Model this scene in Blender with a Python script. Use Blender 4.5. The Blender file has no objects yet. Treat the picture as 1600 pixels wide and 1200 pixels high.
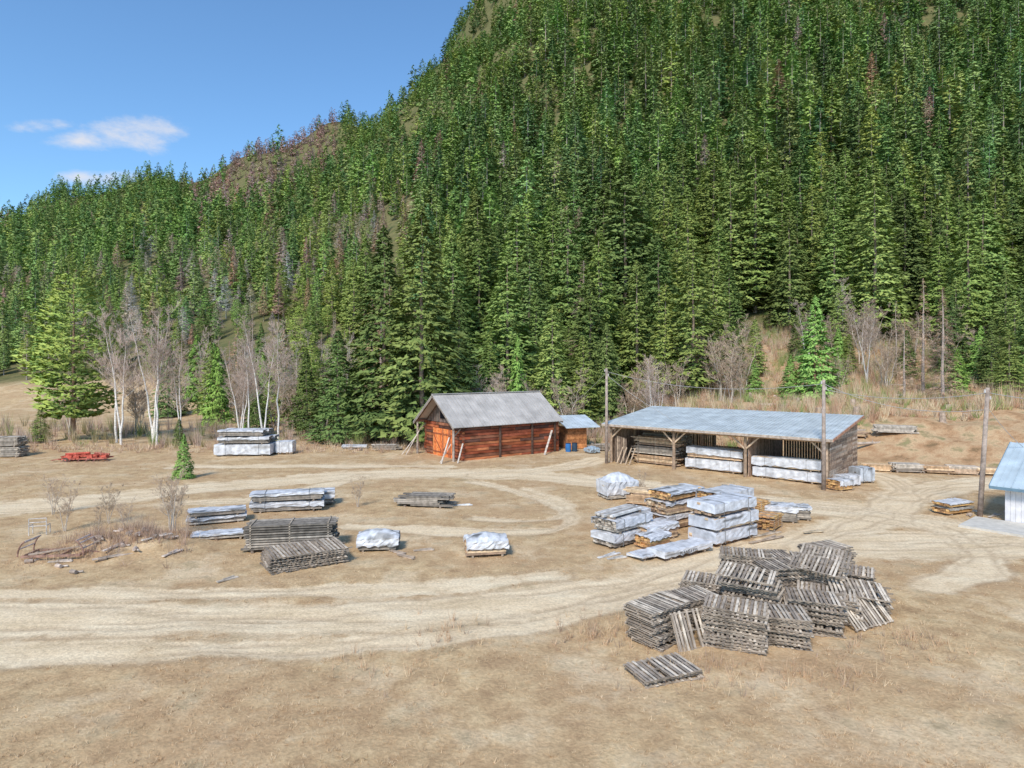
import bpy, math, random
import numpy as np
from mathutils import Vector, Matrix
R = random.Random(11)
NR = np.random.default_rng(5)
scene = bpy.context.scene
COL = scene.collection

# ------------------------------------------------------------------ materials
def nmat(name, rough=.8, nscale=3.0, namt=.3, bump=0.0, bscale=20.0,
         stretch=(1, 1, 1), objrand=0.0, yellow=0.0, spec=0.0, det=3):
    m = bpy.data.materials.new(name); m.use_nodes = True
    nt = m.node_tree; N = nt.nodes; Lk = nt.links
    if spec > 0:
        b = N['Principled BSDF']; b.inputs['Roughness'].default_value = rough
        b.inputs['Specular IOR Level'].default_value = spec; cin = b.inputs['Base Color']
    else:
        N.remove(N['Principled BSDF']); b = N.new('ShaderNodeBsdfDiffuse'); cin = b.inputs['Color']
        Lk.new(b.outputs[0], N['Material Output'].inputs['Surface'])
    at = N.new('ShaderNodeAttribute'); at.attribute_name = 'col'
    out = at.outputs['Color']
    if namt > 0:
        tc = N.new('ShaderNodeTexCoord'); mp = N.new('ShaderNodeMapping')
        mp.inputs['Scale'].default_value = stretch
        Lk.new(tc.outputs['Object'], mp.inputs['Vector'])
        no = N.new('ShaderNodeTexNoise'); no.inputs['Scale'].default_value = nscale
        no.inputs['Detail'].default_value = det
        Lk.new(mp.outputs[0], no.inputs['Vector'])
        mr = N.new('ShaderNodeMapRange')
        mr.inputs[1].default_value = .3; mr.inputs[2].default_value = .7
        mr.inputs[3].default_value = 1 - namt; mr.inputs[4].default_value = 1 + namt
        Lk.new(no.outputs[0], mr.inputs[0])
        vm = N.new('ShaderNodeVectorMath'); vm.operation = 'SCALE'
        Lk.new(out, vm.inputs[0]); Lk.new(mr.outputs[0], vm.inputs['Scale'])
        out = vm.outputs[0]
    if objrand > 0:
        oi = N.new('ShaderNodeObjectInfo')
        m2 = N.new('ShaderNodeMapRange')
        m2.inputs[3].default_value = 1 - objrand; m2.inputs[4].default_value = 1 + objrand
        Lk.new(oi.outputs['Random'], m2.inputs[0])
        v2 = N.new('ShaderNodeVectorMath'); v2.operation = 'SCALE'
        Lk.new(out, v2.inputs[0]); Lk.new(m2.outputs[0], v2.inputs['Scale'])
        out = v2.outputs[0]
        if yellow > 0:
            mm = N.new('ShaderNodeMath'); mm.operation = 'MULTIPLY'; mm.inputs[1].default_value = 7.31
            Lk.new(oi.outputs['Random'], mm.inputs[0])
            fr = N.new('ShaderNodeMath'); fr.operation = 'FRACT'; Lk.new(mm.outputs[0], fr.inputs[0])
            mx = N.new('ShaderNodeMix'); mx.data_type = 'RGBA'; mx.blend_type = 'MULTIPLY'
            mx.inputs[7].default_value = (1.25, 1.08, .85, 1)
            m3 = N.new('ShaderNodeMath'); m3.operation = 'MULTIPLY'; m3.inputs[1].default_value = yellow
            Lk.new(fr.outputs[0], m3.inputs[0]); Lk.new(m3.outputs[0], mx.inputs[0])
            Lk.new(out, mx.inputs[6]); out = mx.outputs[2]
    Lk.new(out, cin)
    if bump > 0:
        n2 = N.new('ShaderNodeTexNoise'); n2.inputs['Scale'].default_value = bscale
        n2.inputs['Detail'].default_value = 2
        Lk.new(mp.outputs[0], n2.inputs['Vector'])
        bp = N.new('ShaderNodeBump'); bp.inputs['Strength'].default_value = bump
        bp.inputs['Distance'].default_value = .03
        Lk.new(n2.outputs[0], bp.inputs['Height']); Lk.new(bp.outputs[0], b.inputs['Normal'])
    return m

M_wood = nmat('weathered_wood', .85, 4, .35)
M_log = nmat('log_wood', .8, 1.6, .5, .5, 25, stretch=(.5, 1, 1.4))
M_wrap = nmat('bundle_wrap', .45, 2.4, .28, .6, 5, spec=.4, det=6)
M_roof = nmat('metal_roof', .6, .9, .18, spec=.3, det=5)
M_rust = nmat('rusty_metal', .7, 6, .4)
M_plain = nmat('painted', .6, 3, .12)
M_fol = nmat('needles', .8, .8, 0, objrand=.2, yellow=.5)
M_forest = nmat('forest_needles', .9, .5, 0)
M_bark = nmat('bark', .9, 5, .35)
M_birch = nmat('birch_bark', .7, 4, .35, stretch=(1, 1, 3))
M_twig = nmat('twigs', .9, 1, 0, objrand=.2)
M_grass = nmat('dry_grass', .9, .4, 0)

# ------------------------------------------------------------------ mesh builder
def var(c, a=.15):
    k = 1 + R.uniform(-a, a); return (c[0] * k, c[1] * k, c[2] * k)
class MB:
    def __init__(s): s.v = []; s.f = []; s.c = []
    def add(s, vs, fs, col):
        o = len(s.v); s.v += [tuple(v) for v in vs]
        s.f += [tuple(i + o for i in f) for f in fs]
        s.c += [col] * len(vs)
    def box(s, c, size, col, rot=0.0, jit=0.0, tilt=None):
        hx, hy, hz = size[0] / 2, size[1] / 2, size[2] / 2
        m = Matrix.Rotation(rot, 3, 'Z')
        if tilt: m = m @ Matrix.Rotation(tilt[0], 3, 'X') @ Matrix.Rotation(tilt[1], 3, 'Y')
        vs = []
        for z in (-hz, hz):
            for x, y in ((-hx, -hy), (hx, -hy), (hx, hy), (-hx, hy)):
                p = m @ Vector((x + R.uniform(-jit, jit), y + R.uniform(-jit, jit), z + R.uniform(-jit, jit)))
                vs.append((p.x + c[0], p.y + c[1], p.z + c[2]))
        s.add(vs, [(0, 3, 2, 1), (4, 5, 6, 7), (0, 1, 5, 4), (1, 2, 6, 5), (2, 3, 7, 6), (3, 0, 4, 7)], col)
    def beam(s, p0, p1, w, h, col):
        p0 = Vector(p0); p1 = Vector(p1); d = (p1 - p0).normalized()
        up = Vector((0, 0, 1)) if abs(d.z) < .95 else Vector((1, 0, 0))
        a = d.cross(up).normalized() * w / 2; b = a.normalized().cross(d).normalized() * h / 2
        vs = [p + q for p in (p0, p1) for q in (-a - b, a - b, a + b, -a + b)]
        s.add(vs, [(0, 3, 2, 1), (4, 5, 6, 7), (0, 1, 5, 4), (1, 2, 6, 5), (2, 3, 7, 6), (3, 0, 4, 7)], col)
    def cyl(s, p0, p1, r0, r1, n, col, cap=True):
        p0 = Vector(p0); p1 = Vector(p1); d = (p1 - p0)
        if d.length < 1e-6: return
        d.normalize()
        up = Vector((0, 0, 1)) if abs(d.z) < .95 else Vector((1, 0, 0))
        a = d.cross(up).normalized(); b = a.cross(d).normalized()
        vs = []
        for p, r in ((p0, r0), (p1, r1)):
            for i in range(n):
                t = 2 * math.pi * i / n
                vs.append(p + (a * math.cos(t) + b * math.sin(t)) * r)
        fs = [(i, i + n, (i + 1) % n + n, (i + 1) % n) for i in range(n)]
        if cap: fs += [tuple(range(n)), tuple(range(2 * n - 1, n - 1, -1))]
        s.add(vs, fs, col)
    def mesh(s, name, mat, smooth=False):
        me = bpy.data.meshes.new(name); me.from_pydata(s.v, [], s.f)
        a = me.color_attributes.new('col', 'FLOAT_COLOR', 'POINT')
        arr = np.ones((len(s.v), 4), dtype=np.float32); arr[:, :3] = np.array(s.c)[:, :3]
        a.data.foreach_set('color', arr.ravel())
        me.materials.append(mat)
        if smooth: me.polygons.foreach_set('use_smooth', [True] * len(me.polygons))
        me.update(); return me
def link(name, data, loc=(0, 0, 0), rot=0, parent=None, tilt=(0, 0), scale=(1, 1, 1)):
    o = bpy.data.objects.new(name, data); COL.objects.link(o)
    o.location = loc; o.rotation_euler = (tilt[0], tilt[1], rot); o.scale = scale
    if parent: o.parent = parent
    return o
def tag(o, label, cat, group=None):
    o['label'] = label; o['category'] = cat
    if group: o['group'] = group
    return o
def tri_mesh(name, verts, cols, mat, nrm=None):
    n = len(verts)
    me = bpy.data.meshes.new(name)
    me.vertices.add(n); me.vertices.foreach_set('co', verts.astype(np.float32).ravel())
    me.loops.add(n); me.loops.foreach_set('vertex_index', np.arange(n, dtype=np.int32))
    me.polygons.add(n // 3); me.polygons.foreach_set('loop_start', np.arange(0, n, 3, dtype=np.int32))
    me.update(calc_edges=True)
    a = me.color_attributes.new('col', 'FLOAT_COLOR', 'POINT')
    c4 = np.ones((n, 4), dtype=np.float32); c4[:, :3] = cols
    a.data.foreach_set('color', c4.ravel())
    if nrm is not None:
        me.polygons.foreach_set('use_smooth', np.ones(n // 3, dtype=bool))
        try:
            ca = me.attributes.new('custom_normal', 'FLOAT_VECTOR', 'POINT')
            ca.data.foreach_set('vector', nrm.astype(np.float32).ravel())
        except Exception as ex: print('normals', ex)
    me.materials.append(mat); return me

# ------------------------------------------------------------------ terrain
def ss(t): t = np.clip(t, 0, 1); return t * t * (3 - 2 * t)
def bankq(x, y): return (x - 15) * .65 + (y - 67) * .76
def hgt(x, y):
    x = np.asarray(x, float); y = np.asarray(y, float)
    A = np.interp(x, [-600, -170, -90, 0, 60], [.0315, .034, .041, .055, .0676])
    d = np.maximum(0, np.minimum(y, 900) - 90 - .35 * np.maximum(0, -x))
    z = A * d ** 1.4
    z = z * (1 + .05 * np.sin(x * .021 + 1) * np.sin(y * .017) + .03 * np.sin(x * .05 + y * .03))
    z = np.minimum(z, 700) * np.exp(-np.maximum(0, y - 900) / 350)
    bx = ss((x - 14) / 12)
    z = z + 2.6 * ss((bankq(x, y) - 4) / 11) * bx + .10 * np.clip(bankq(x, y) - 8, 0, 40) * bx
    z = z + ss((bankq(x, y) - 6) / 8) * bx * (.35 * np.sin(x * .5 + y * .2) * np.sin(y * .4) + .25 * np.sin(x * 1.1) * np.sin(y * .9 + x * .3))
    z = z + ss((y - 58) / 20) * (.25 * np.sin(x * .21) * np.sin(y * .17 + 1)) 
    z = z + .04 * np.sin(x * .7 + 1.3 * np.sin(y * .31)) * np.sin(y * .53)
    z = z + (.75 + .2 * np.sin(x * 2.1) * np.sin(y * 2.7)) * np.exp(-((x + 18.7) / 2.9) ** 2 - ((y - 31.6) / 1.7) ** 2)
    return z
def gz(x, y): return float(hgt(x, y))
TR = [
 ([(-60, 24), (-30, 23.5), (-18.6, 23.2), (-9.2, 22.7), (-2.3, 23.2), (3.8, 25.6), (8.4, 28.4), (13.5, 32), (18.5, 35.5), (23.7, 39.8), (28.5, 46), (30.5, 51), (29, 57), (24, 63)], 1.6),
 ([(-70, 36), (-31.6, 40), (-26.6, 44.3), (-20, 49.5), (-10.8, 54), (0, 54), (7.5, 49.8), (13, 44.8), (18.5, 41.5), (23, 38.5), (27, 33), (30, 28), (32, 18)], 2.3),
 ([(15, 32), (19.4, 32.4), (26, 32.4), (45, 31)], 2.4),
 ([(27, 44), (34, 49), (45, 51), (60, 50)], 2.0),
 ([(-12, 53), (-15, 46), (-16.5, 43.5), (-22, 42)], 1.0),
 ([(-2, 53), (5, 57), (8, 62)], 1.5),
 ([(-40, 20.5), (-10, 20.0), (0, 21.6), (6, 26)], .8),
 ([(16, 43), (21, 41), (24.5, 36), (22, 29), (17, 26)], .9),
 ([(-30, 25.5), (-14, 25.2), (-5, 25.6), (2, 27.5)], .7),
 ([(-2, 38), (3, 37), (4, 42), (1, 47)], .6),
 ([(-30, 57), (-18, 58), (-6, 57.5)], 1.0),
 ([(-9, 36), (-4, 35), (2, 34.5), (4, 38), (2, 44), (-3, 50)], .7),
]
def polydist(x, y, pts):
    best = np.full(x.shape, 1e9)
    for (x0, y0), (x1, y1) in zip(pts[:-1], pts[1:]):
        dx, dy = x1 - x0, y1 - y0
        t = np.clip(((x - x0) * dx + (y - y0) * dy) / (dx * dx + dy * dy), 0, 1)
        best = np.minimum(best, np.hypot(x - x0 - t * dx, y - y0 - t * dy))
    return best
def smoothpoly(pts):
    for _ in range(3):
        q = [pts[0]]
        for a, b_ in zip(pts[:-1], pts[1:]):
            q.append((a[0] * .75 + b_[0] * .25, a[1] * .75 + b_[1] * .25)); q.append((a[0] * .25 + b_[0] * .75, a[1] * .25 + b_[1] * .75))
        q.append(pts[-1]); pts = q
    return pts
TR = [(smoothpoly(p), w_) for p, w_ in TR]
def trackmask(x, y):
    m = np.zeros(x.shape); rut = np.zeros(x.shape)
    wob = .4 * np.sin(x * .5) + .35 * np.sin(y * .7 + x * .2) + .3 * np.sin(x * 1.3 + y)
    for pts, hw in TR:
        d = polydist(x, y, pts) + wob * .4
        m = np.maximum(m, (1 - ss((d - hw * .5) / (hw * .95))) * (1 if hw > 1.1 else .85))
        for k, off in enumerate((.4, .85, 1.4, 2.0)):
            if off < hw + .3: rut = np.maximum(rut, np.exp(-((d - off) / .12) ** 2) * (.6 + .4 * np.sin(x * .33 + k * 2 + y * .2)))
    return m, rut
def fb(x): return np.interp(x, [-300, -90, -60, -45, -30, -22, -17, 12, 20, 30, 42, 60, 72, 100, 200], [200, 160, 136, 118, 104, 98, 90, 89, 95, 104, 119, 121, 108, 114, 126])

def axis(lo, hi, fine_lo, fine_hi, st, g):
    a = list(np.arange(fine_lo, fine_hi, st)); s = st; v = a[-1]
    while v < hi: s *= g; v += s; a.append(v)
    s = st; v = fine_lo; b = []
    while v > lo: s *= g; v -= s; b.append(v)
    return np.array(b[::-1] + a)
xs = axis(-2500, 2500, -42, 42, .22, 1.06); ys = axis(-200, 3500, 14, 58, .2, 1.035)
X, Y = np.meshgrid(xs, ys); Z = hgt(X, Y)
tm, rut = trackmask(X, Y)
near = ss((80 - Y) / 20)
Z = Z + near * (-.03 * tm - .06 * rut * tm + .014 * NR.standard_normal(Z.shape) * (1 - .7 * tm))
nx, ny = len(xs), len(ys)
vs = np.stack([X, Y, Z], -1).reshape(-1, 3)
idx = np.arange(nx * ny).reshape(ny, nx)
q = np.stack([idx[:-1, :-1], idx[:-1, 1:], idx[1:, 1:], idx[1:, :-1]], -1).reshape(-1, 4)
me = bpy.data.meshes.new('ground')
me.vertices.add(len(vs)); me.vertices.foreach_set('co', vs.astype(np.float32).ravel())
me.loops.add(q.size); me.loops.foreach_set('vertex_index', q.astype(np.int32).ravel())
me.polygons.add(len(q)); me.polygons.foreach_set('loop_start', np.arange(0, q.size, 4, dtype=np.int32))
me.update(calc_edges=True)
me.polygons.foreach_set('use_smooth', [True] * len(q))
za = me.color_attributes.new('zone', 'FLOAT_COLOR', 'POINT')
fmask = ss((Y - fb(X) + 6) / 10)
bmask = ss((bankq(X, Y) - 3) / 5) * ss((X - 14) / 8)
c4 = np.stack([tm, fmask, bmask, rut], -1).reshape(-1, 4)
za.data.foreach_set('color', c4.astype(np.float32).ravel())
ground = link('ground', me); ground['kind'] = 'structure'

gm = bpy.data.materials.new('ground_dirt'); gm.use_nodes = True
nt = gm.node_tree; N = nt.nodes; Lk = nt.links; N.remove(N['Principled BSDF']); b = N.new('ShaderNodeBsdfDiffuse'); Lk.new(b.outputs[0], N['Material Output'].inputs['Surface'])
tc = N.new('ShaderNodeTexCoord')
def noise(sc, det=4, sx=1, sy=1, rg=.62):
    mp = N.new('ShaderNodeMapping'); mp.inputs['Scale'].default_value = (sx, sy, 1)
    Lk.new(tc.outputs['Object'], mp.inputs[0])
    n = N.new('ShaderNodeTexNoise'); n.inputs['Scale'].default_value = sc; n.inputs['Detail'].default_value = det
    n.inputs['Roughness'].default_value = rg
    Lk.new(mp.outputs[0], n.inputs['Vector']); return n.outputs[0]
def ramp(src, stops):
    r = N.new('ShaderNodeValToRGB'); e = r.color_ramp.elements
    while len(e) < len(stops): e.new(.5)
    for k, (p, c) in enumerate(stops): e[k].position = p; e[k].color = (*c, 1)
    Lk.new(src, r.inputs[0]); return r.outputs[0]
def mix(f, a, c, mode='MIX'):
    m = N.new('ShaderNodeMix'); m.data_type = 'RGBA'; m.blend_type = mode
    if isinstance(f, float): m.inputs[0].default_value = f
    else: Lk.new(f, m.inputs[0])
    for i, s in ((6, a), (7, c)):
        if isinstance(s, tuple): m.inputs[i].default_value = (*s, 1)
        else: Lk.new(s, m.inputs[i])
    return m.outputs[2]
def mth(op, a, c, clamp=False):
    m = N.new('ShaderNodeMath'); m.operation = op; m.use_clamp = clamp
    for i, s in ((0, a), (1, c)):
        if isinstance(s, (int, float)): m.inputs[i].default_value = s
        else: Lk.new(s, m.inputs[i])
    return m.outputs[0]
def mrange(src, a, c_, o0=0., o1=1.):
    r = N.new('ShaderNodeMapRange'); r.inputs[1].default_value = a; r.inputs[2].default_value = c_; r.inputs[3].default_value = o0; r.inputs[4].default_value = o1
    Lk.new(src, r.inputs[0]); return r.outputs[0]
at = N.new('ShaderNodeAttribute'); at.attribute_name = 'zone'
sp = N.new('ShaderNodeSeparateColor'); Lk.new(at.outputs['Color'], sp.inputs[0])
big = noise(.16, 4); mid = noise(1.0, 6, rg=.68); fine = noise(9, 4)
grass = ramp(mid, [(.3, (.38, .245, .135)), (.45, (.51, .345, .19)), (.6, (.63, .45, .255)), (.75, (.60, .46, .28))])
grass = mix(mth('MULTIPLY', mrange(big, .42, .6), .5), grass, (.47, .295, .165))
dirt = ramp(noise(.8, 5, sx=.4), [(.3, (.68, .51, .315)), (.5, (.79, .61, .40)), (.7, (.86, .70, .48))])
tf = mth('ADD', sp.outputs[0], mth('MULTIPLY', mth('SUBTRACT', mid, .5), 1.9))
c = mix(mrange(tf, .22, .75), grass, dirt)
c = mix(mth('MULTIPLY', mrange(noise(.3, 5), .5, .62), .5), c, dirt)
c = mix(mth('MULTIPLY', at.outputs['Alpha'], mth('MULTIPLY', mid, 1.3)), c, (.42, .295, .185))
c = mix(mth('MULTIPLY', mrange(noise(.6, 6), .57, .7), mth('SUBTRACT', .6, mth('MULTIPLY', sp.outputs[0], .5))), c, (.27, .205, .11))
bank = ramp(noise(.5, 6), [(.3, (.25, .16, .085)), (.42, (.44, .26, .14)), (.55, (.56, .38, .22)), (.64, (.32, .25, .13)), (.75, (.26, .28, .11))])
c = mix(sp.outputs[2], c, bank)
floor = ramp(noise(.3, 4), [(.35, (.12, .13, .055)), (.6, (.20, .17, .08)), (.75, (.14, .18, .06))])
c = mix(sp.outputs[1], c, floor)
vm = N.new('ShaderNodeVectorMath'); vm.operation = 'SCALE'; Lk.new(c, vm.inputs[0]); Lk.new(mrange(fine, .3, .7, .8, 1.15), vm.inputs['Scale'])
Lk.new(vm.outputs[0], b.inputs['Color'])
bp = N.new('ShaderNodeBump'); bp.inputs['Strength'].default_value = .6; bp.inputs['Distance'].default_value = .06
Lk.new(mth('ADD', fine, mid), bp.inputs['Height']); Lk.new(bp.outputs[0], b.inputs['Normal'])
me.materials.append(gm)

# ------------------------------------------------------------------ conifers
def crown(seed, H, Rr, zb, nB, nt_, size, col, prof='fir', thin=.42):
    g = np.random.default_rng(seed)
    t = g.permutation((np.arange(nB) + g.random(nB)) / nB) ** 1.2
    if prof == 'fir': pr = (1 - t) ** .74 * np.minimum(1, t / .1 + .55) + .015
    elif prof == 'pine': pr = np.sin(np.clip(t * .8 + .18, 0, 1) * math.pi) ** .6 * .95 + .03
    else: pr = (1 - t) ** .56 * np.minimum(1, t / .15 + .4) + .02
    a = g.random(nB) * 2 * math.pi
    lump = 1 + .12 * np.sin(t * 21 + 2 * np.sin(a + seed)) + .12 * np.sin(a * 3 + t * 9 + seed)
    r = Rr * pr * g.uniform(.72, 1.12, nB) * lump
    z0 = H * (zb + (1 - zb) * t)
    rep = lambda q: np.repeat(q, nt_)
    s = np.sqrt(g.uniform(.2, 1, nB * nt_))
    rr = rep(r) * s; aa = rep(a) + g.normal(0, .13, nB * nt_) / np.maximum(s, .3)
    dr = .40 if prof != 'pine' else .0
    c = np.stack([np.cos(aa) * rr, np.sin(aa) * rr, rep(z0) - dr * rr + .14 * rr * s + g.normal(0, .13, nB * nt_) * size], -1)
    da = aa + g.uniform(-1.0, 1.0, nB * nt_)
    dv = g.uniform(-.9, .15, nB * nt_) if prof != 'pine' else g.uniform(-.5, .8, nB * nt_)
    d = np.stack([np.cos(da), np.sin(da), dv], -1); d /= np.linalg.norm(d, axis=1)[:, None]
    out = np.stack([np.cos(aa), np.sin(aa), np.full(len(aa), .5)], -1); out /= np.linalg.norm(out, axis=1)[:, None]
    ru = out + g.normal(size=d.shape) * .45
    p = np.cross(d, ru); p /= np.linalg.norm(p, axis=1)[:, None] + 1e-9
    l = size * g.uniform(.6, 1.2, nB * nt_) * (.5 + .5 * (1 - rep(t)))
    w = l * thin
    v0 = c - p * w[:, None] / 2 - d * l[:, None] * .3; v1 = c + p * w[:, None] / 2 - d * l[:, None] * .3; v2 = c + d * l[:, None] * .7
    ng = np.cross(v1 - v0, v2 - v0); ng /= np.linalg.norm(ng, axis=1)[:, None] + 1e-9
    fl = (ng * out).sum(1) < 0
    v0n = np.where(fl[:, None], v1, v0); v1n = np.where(fl[:, None], v0, v1); ng = np.where(fl[:, None], -ng, ng)
    V = np.stack([v0n, v1n, v2], 1).reshape(-1, 3)
    nn = out + ng * .22; nn /= np.linalg.norm(nn, axis=1)[:, None]
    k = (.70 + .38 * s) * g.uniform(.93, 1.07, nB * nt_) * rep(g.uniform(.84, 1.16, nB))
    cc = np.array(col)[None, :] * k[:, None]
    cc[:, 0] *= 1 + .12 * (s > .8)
    return V, np.repeat(cc, 3, 0), np.repeat(nn, 3, 0)
def trunkmb(H, r, col, stubs, seed, zb):
    m = MB(); g = random.Random(seed)
    pts = [(0, 0, -.3)]; n = 6
    for i in range(1, n + 1): pts.append((g.uniform(-.1, .1), g.uniform(-.1, .1), H * i / n))
    for i in range(n):
        r0 = r * (1 - .9 * i / n); r1 = r * (1 - .9 * (i + 1) / n)
        m.cyl(pts[i], pts[i + 1], r0, r1, 7, col, cap=False)
    for i in range(stubs):
        z = g.uniform(.08, max(zb + .15, .3)) * H; a = g.uniform(0, 6.3); l = g.uniform(.6, 1.8)
        m.cyl((0, 0, z), (math.cos(a) * l, math.sin(a) * l, z - .2 * l), .035, .01, 3, col, cap=False)
    return m
kinds = {}
def make_kind(key, name, defs, trunkcol, label, cat):
    L = []
    for (seed, H, Rr, zb, nB, n3, size, col, prof, thin) in defs:
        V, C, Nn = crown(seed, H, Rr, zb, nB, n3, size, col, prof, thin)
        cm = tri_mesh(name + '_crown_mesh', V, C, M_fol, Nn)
        tmh = trunkmb(H, .012 * H + .05, trunkcol, 12, seed, zb).mesh(name + '_trunk_mesh', M_bark, True)
        L.append((cm, tmh, H))
    kinds[key] = (name, L, label, cat)
BK = (.34, .26, .2)
make_kind('fir', 'fir_tree', [(s, 20, R.uniform(3.6, 4.2), R.uniform(.04, .1), 620, 12, .64, (.135 * R.uniform(.9, 1.15), .215, .07), 'fir', .52) for s in range(1, 6)], BK, 'tall dark green fir tree at the edge of the wood', 'tree')
make_kind('slim', 'spruce_tree', [(s, 20, R.uniform(3.0, 3.6), R.uniform(.10, .22), 520, 12, .62, (.20, .305, .09), 'fir', .5) for s in range(11, 15)], BK, 'slim green spruce tree standing in the hillside wood', 'tree')
make_kind('cedar', 'cedar_tree', [(s, 20, 3.2, .06, 540, 12, .64, (.245, .33, .095), 'cedar', .48) for s in range(21, 24)], BK, 'yellowish green cedar tree in the hillside wood', 'tree')
make_kind('pine', 'pine_tree', [(s, 20, 3.7, .14, 460, 18, .62, (.265, .37, .10), 'pine', .48) for s in range(31, 34)], (.36, .22, .15), 'rounded yellow green pine tree beside the yard', 'tree')
make_kind('young', 'young_spruce_tree', [(s, 20, 5.6, .02, 420, 14, 1.1, (.235, .41, .105), 'fir', .46) for s in range(35, 38)], (.30, .18, .12), 'bright green bushy young spruce', 'tree')
make_kind('dead', 'dead_conifer_tree', [(s, 20, 2.2, .2, 190, 9, .65, (.40, .27, .19), 'fir', .18) for s in range(41, 44)], (.38, .3, .26), 'thin rusty brown dying conifer in the wood', 'tree')
make_kind('larch', 'larch_tree', [(s, 20, 2.4, .12, 150, 10, .8, (.48, .36, .27), 'fir', .08) for s in range(51, 54)], (.40, .32, .27), 'leafless orange brown larch tree with fine twigs', 'tree')
def tree(key, x, y, H, wide=1.0, label=None, group=None):
    name, L, lab, cat = kinds[key]
    cm, tmh, H0 = R.choice(L)
    s = H / H0
    e = link(name, None, (x, y, gz(x, y) - .05), R.uniform(0, 6.28))
    e.empty_display_size = .5
    link('trunk', tmh, parent=e, scale=(s * .8 + .2 * min(1, s * 2), s * .8 + .2 * min(1, s * 2), s))
    link('crown', cm, parent=e, scale=(s * wide, s * wide, s))
    tag(e, label or lab, cat, group)
    return e
HAND = [
 ('pine', -52, 76, 19.5, 1.35, 'broad green pine standing alone by the meadow'),
 ('cedar', -54.5, 74, 4, 1.8, 'bushy young green conifer beside the birches'),
 ('fir', -20.4, 75, 13, 1.5, 'dense dark green spruce beside the log barn'),
 ('fir', -27, 84, 11, 1.3, None), ('young', -46, 100, 12, .85, 'bushy green spruce at the meadow edge'),
 ('fir', -15.2, 76, 25.5, 1.2, 'very tall dark fir behind the log barn'),
 ('fir', -10.6, 75, 27.5, 1.3, 'very tall dark fir behind the log barn'),
 ('fir', -6.6, 79, 18, 1.2, 'dark fir behind the log barn'),
 ('slim', -24, 88, 12, 1.1, None), ('dead', -20.5, 94, 19, 1.6, None), ('dead', -18.6, 91, 20, 1.6, None), ('young', -23, 92, 9, .7, None),
 ('young', .7, 83, 13, .55, 'light green pine at the wood edge'), ('cedar', 5.3, 84, 17, 1.3, None),
 ('cedar', 9.6, 86, 13, 1.3, None), ('fir', 13, 88, 15, 1.1, None), ('slim', -3, 88, 14, 1.2, None),
 ('cedar', 22.5, 94, 17, 1.3, None), ('cedar', 26, 92, 22, 1.4, None), ('cedar', 30.5, 97, 20, 1.3, None), ('fir', 34.5, 98, 9, 1.3, None),
 ('young', 39.8, 84, 13.5, .95, 'bright green young conifer on the bare bank'), ('young', 37.0, 85, 6, 1.1, None),
 ('larch', 50.5, 75, 14, 1.2, None), ('larch', 52.5, 78, 13, 1.2, None), ('larch', 60, 100, 11, 1.3, None), ('larch', 49, 80, 10, 1.2, None), ('larch', 54, 84, 15, 1.1, None),
 ('fir', 61.5, 82, 9, 1.4, 'small dark spruce on the brown bank'), ('cedar', 57.5, 74, 8, 1.5, 'small green conifer on the brown bank'), ('young', 63, 86, 8, 1.1, None), ('cedar', 66, 84, 12, 1.3, None), ('young', 60, 75, 5, 1.1, None), ('fir', 70, 88, 14, 1.3, None), ('slim', 64, 79, 12, 1.4, None), ('young', 55, 79, 6, 1.1, None),
 ('slim', 77, 108, 26, 1.1, None), ('cedar', 70, 101, 15, 1.4, None), ('cedar', 74, 96, 16, 1.3, None), ('slim', 73, 90, 14, 1.3, None), ('fir', 66, 96, 12, 1.3, None),
 ('fir', 47.5, 106, 9, 1.3, None), ('cedar', 56, 110, 12, 1.3, None), ('young', 45, 98, 5, 1.2, None), ('young', 52, 102, 6, 1.1, None), ('young', 43, 90, 4, 1.3, None), ('young', 47, 92, 4.5, 1.2, None), ('cedar', 51, 97, 6, 1.5, None), ('fir', 58, 94, 7, 1.4, None), ('young', 34, 90, 5, 1.2, None), ('cedar', 38, 100, 9, 1.3, None),
 ('young', -26.2, 51.1, 3.6, .9, 'small young pine growing in the dirt yard'),
 ('fir', -33.5, 84, 8, 1.3, None), ('fir', -60, 112, 13, 1.3, None), ('cedar', -35, 95, 12, 1.2, None), ('pine', -30, 96, 12, 1.1, None), ('young', -38, 98, 9, 1.0, None), ('young', -25.5, 95, 9, .9, None), ('cedar', -50, 106, 13, 1.1, None), ('young', -42, 108, 11, .9, None), ('young', -55, 118, 12, .9, None), ('young', -32, 102, 11, .8, None), ('dead', -37, 104, 15, 1.5, None), ('dead', -48, 112, 15, 1.5, None), ('young', -63, 128, 13, .9, None),
 ('young', -30.5, 73, 2.4, 1.2, 'low green bush beside the wrapped lumber'), ('fir', -38.5, 74, 3.2, 1.5, 'low green bush below the birches'),
]
for k, x, y, H, w, lab in HAND: tree(k, x, y, H, w, lab, 'conifers around the yard')
hand_xy = [(h[1], h[2], h[3]) for h in HAND]

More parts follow.
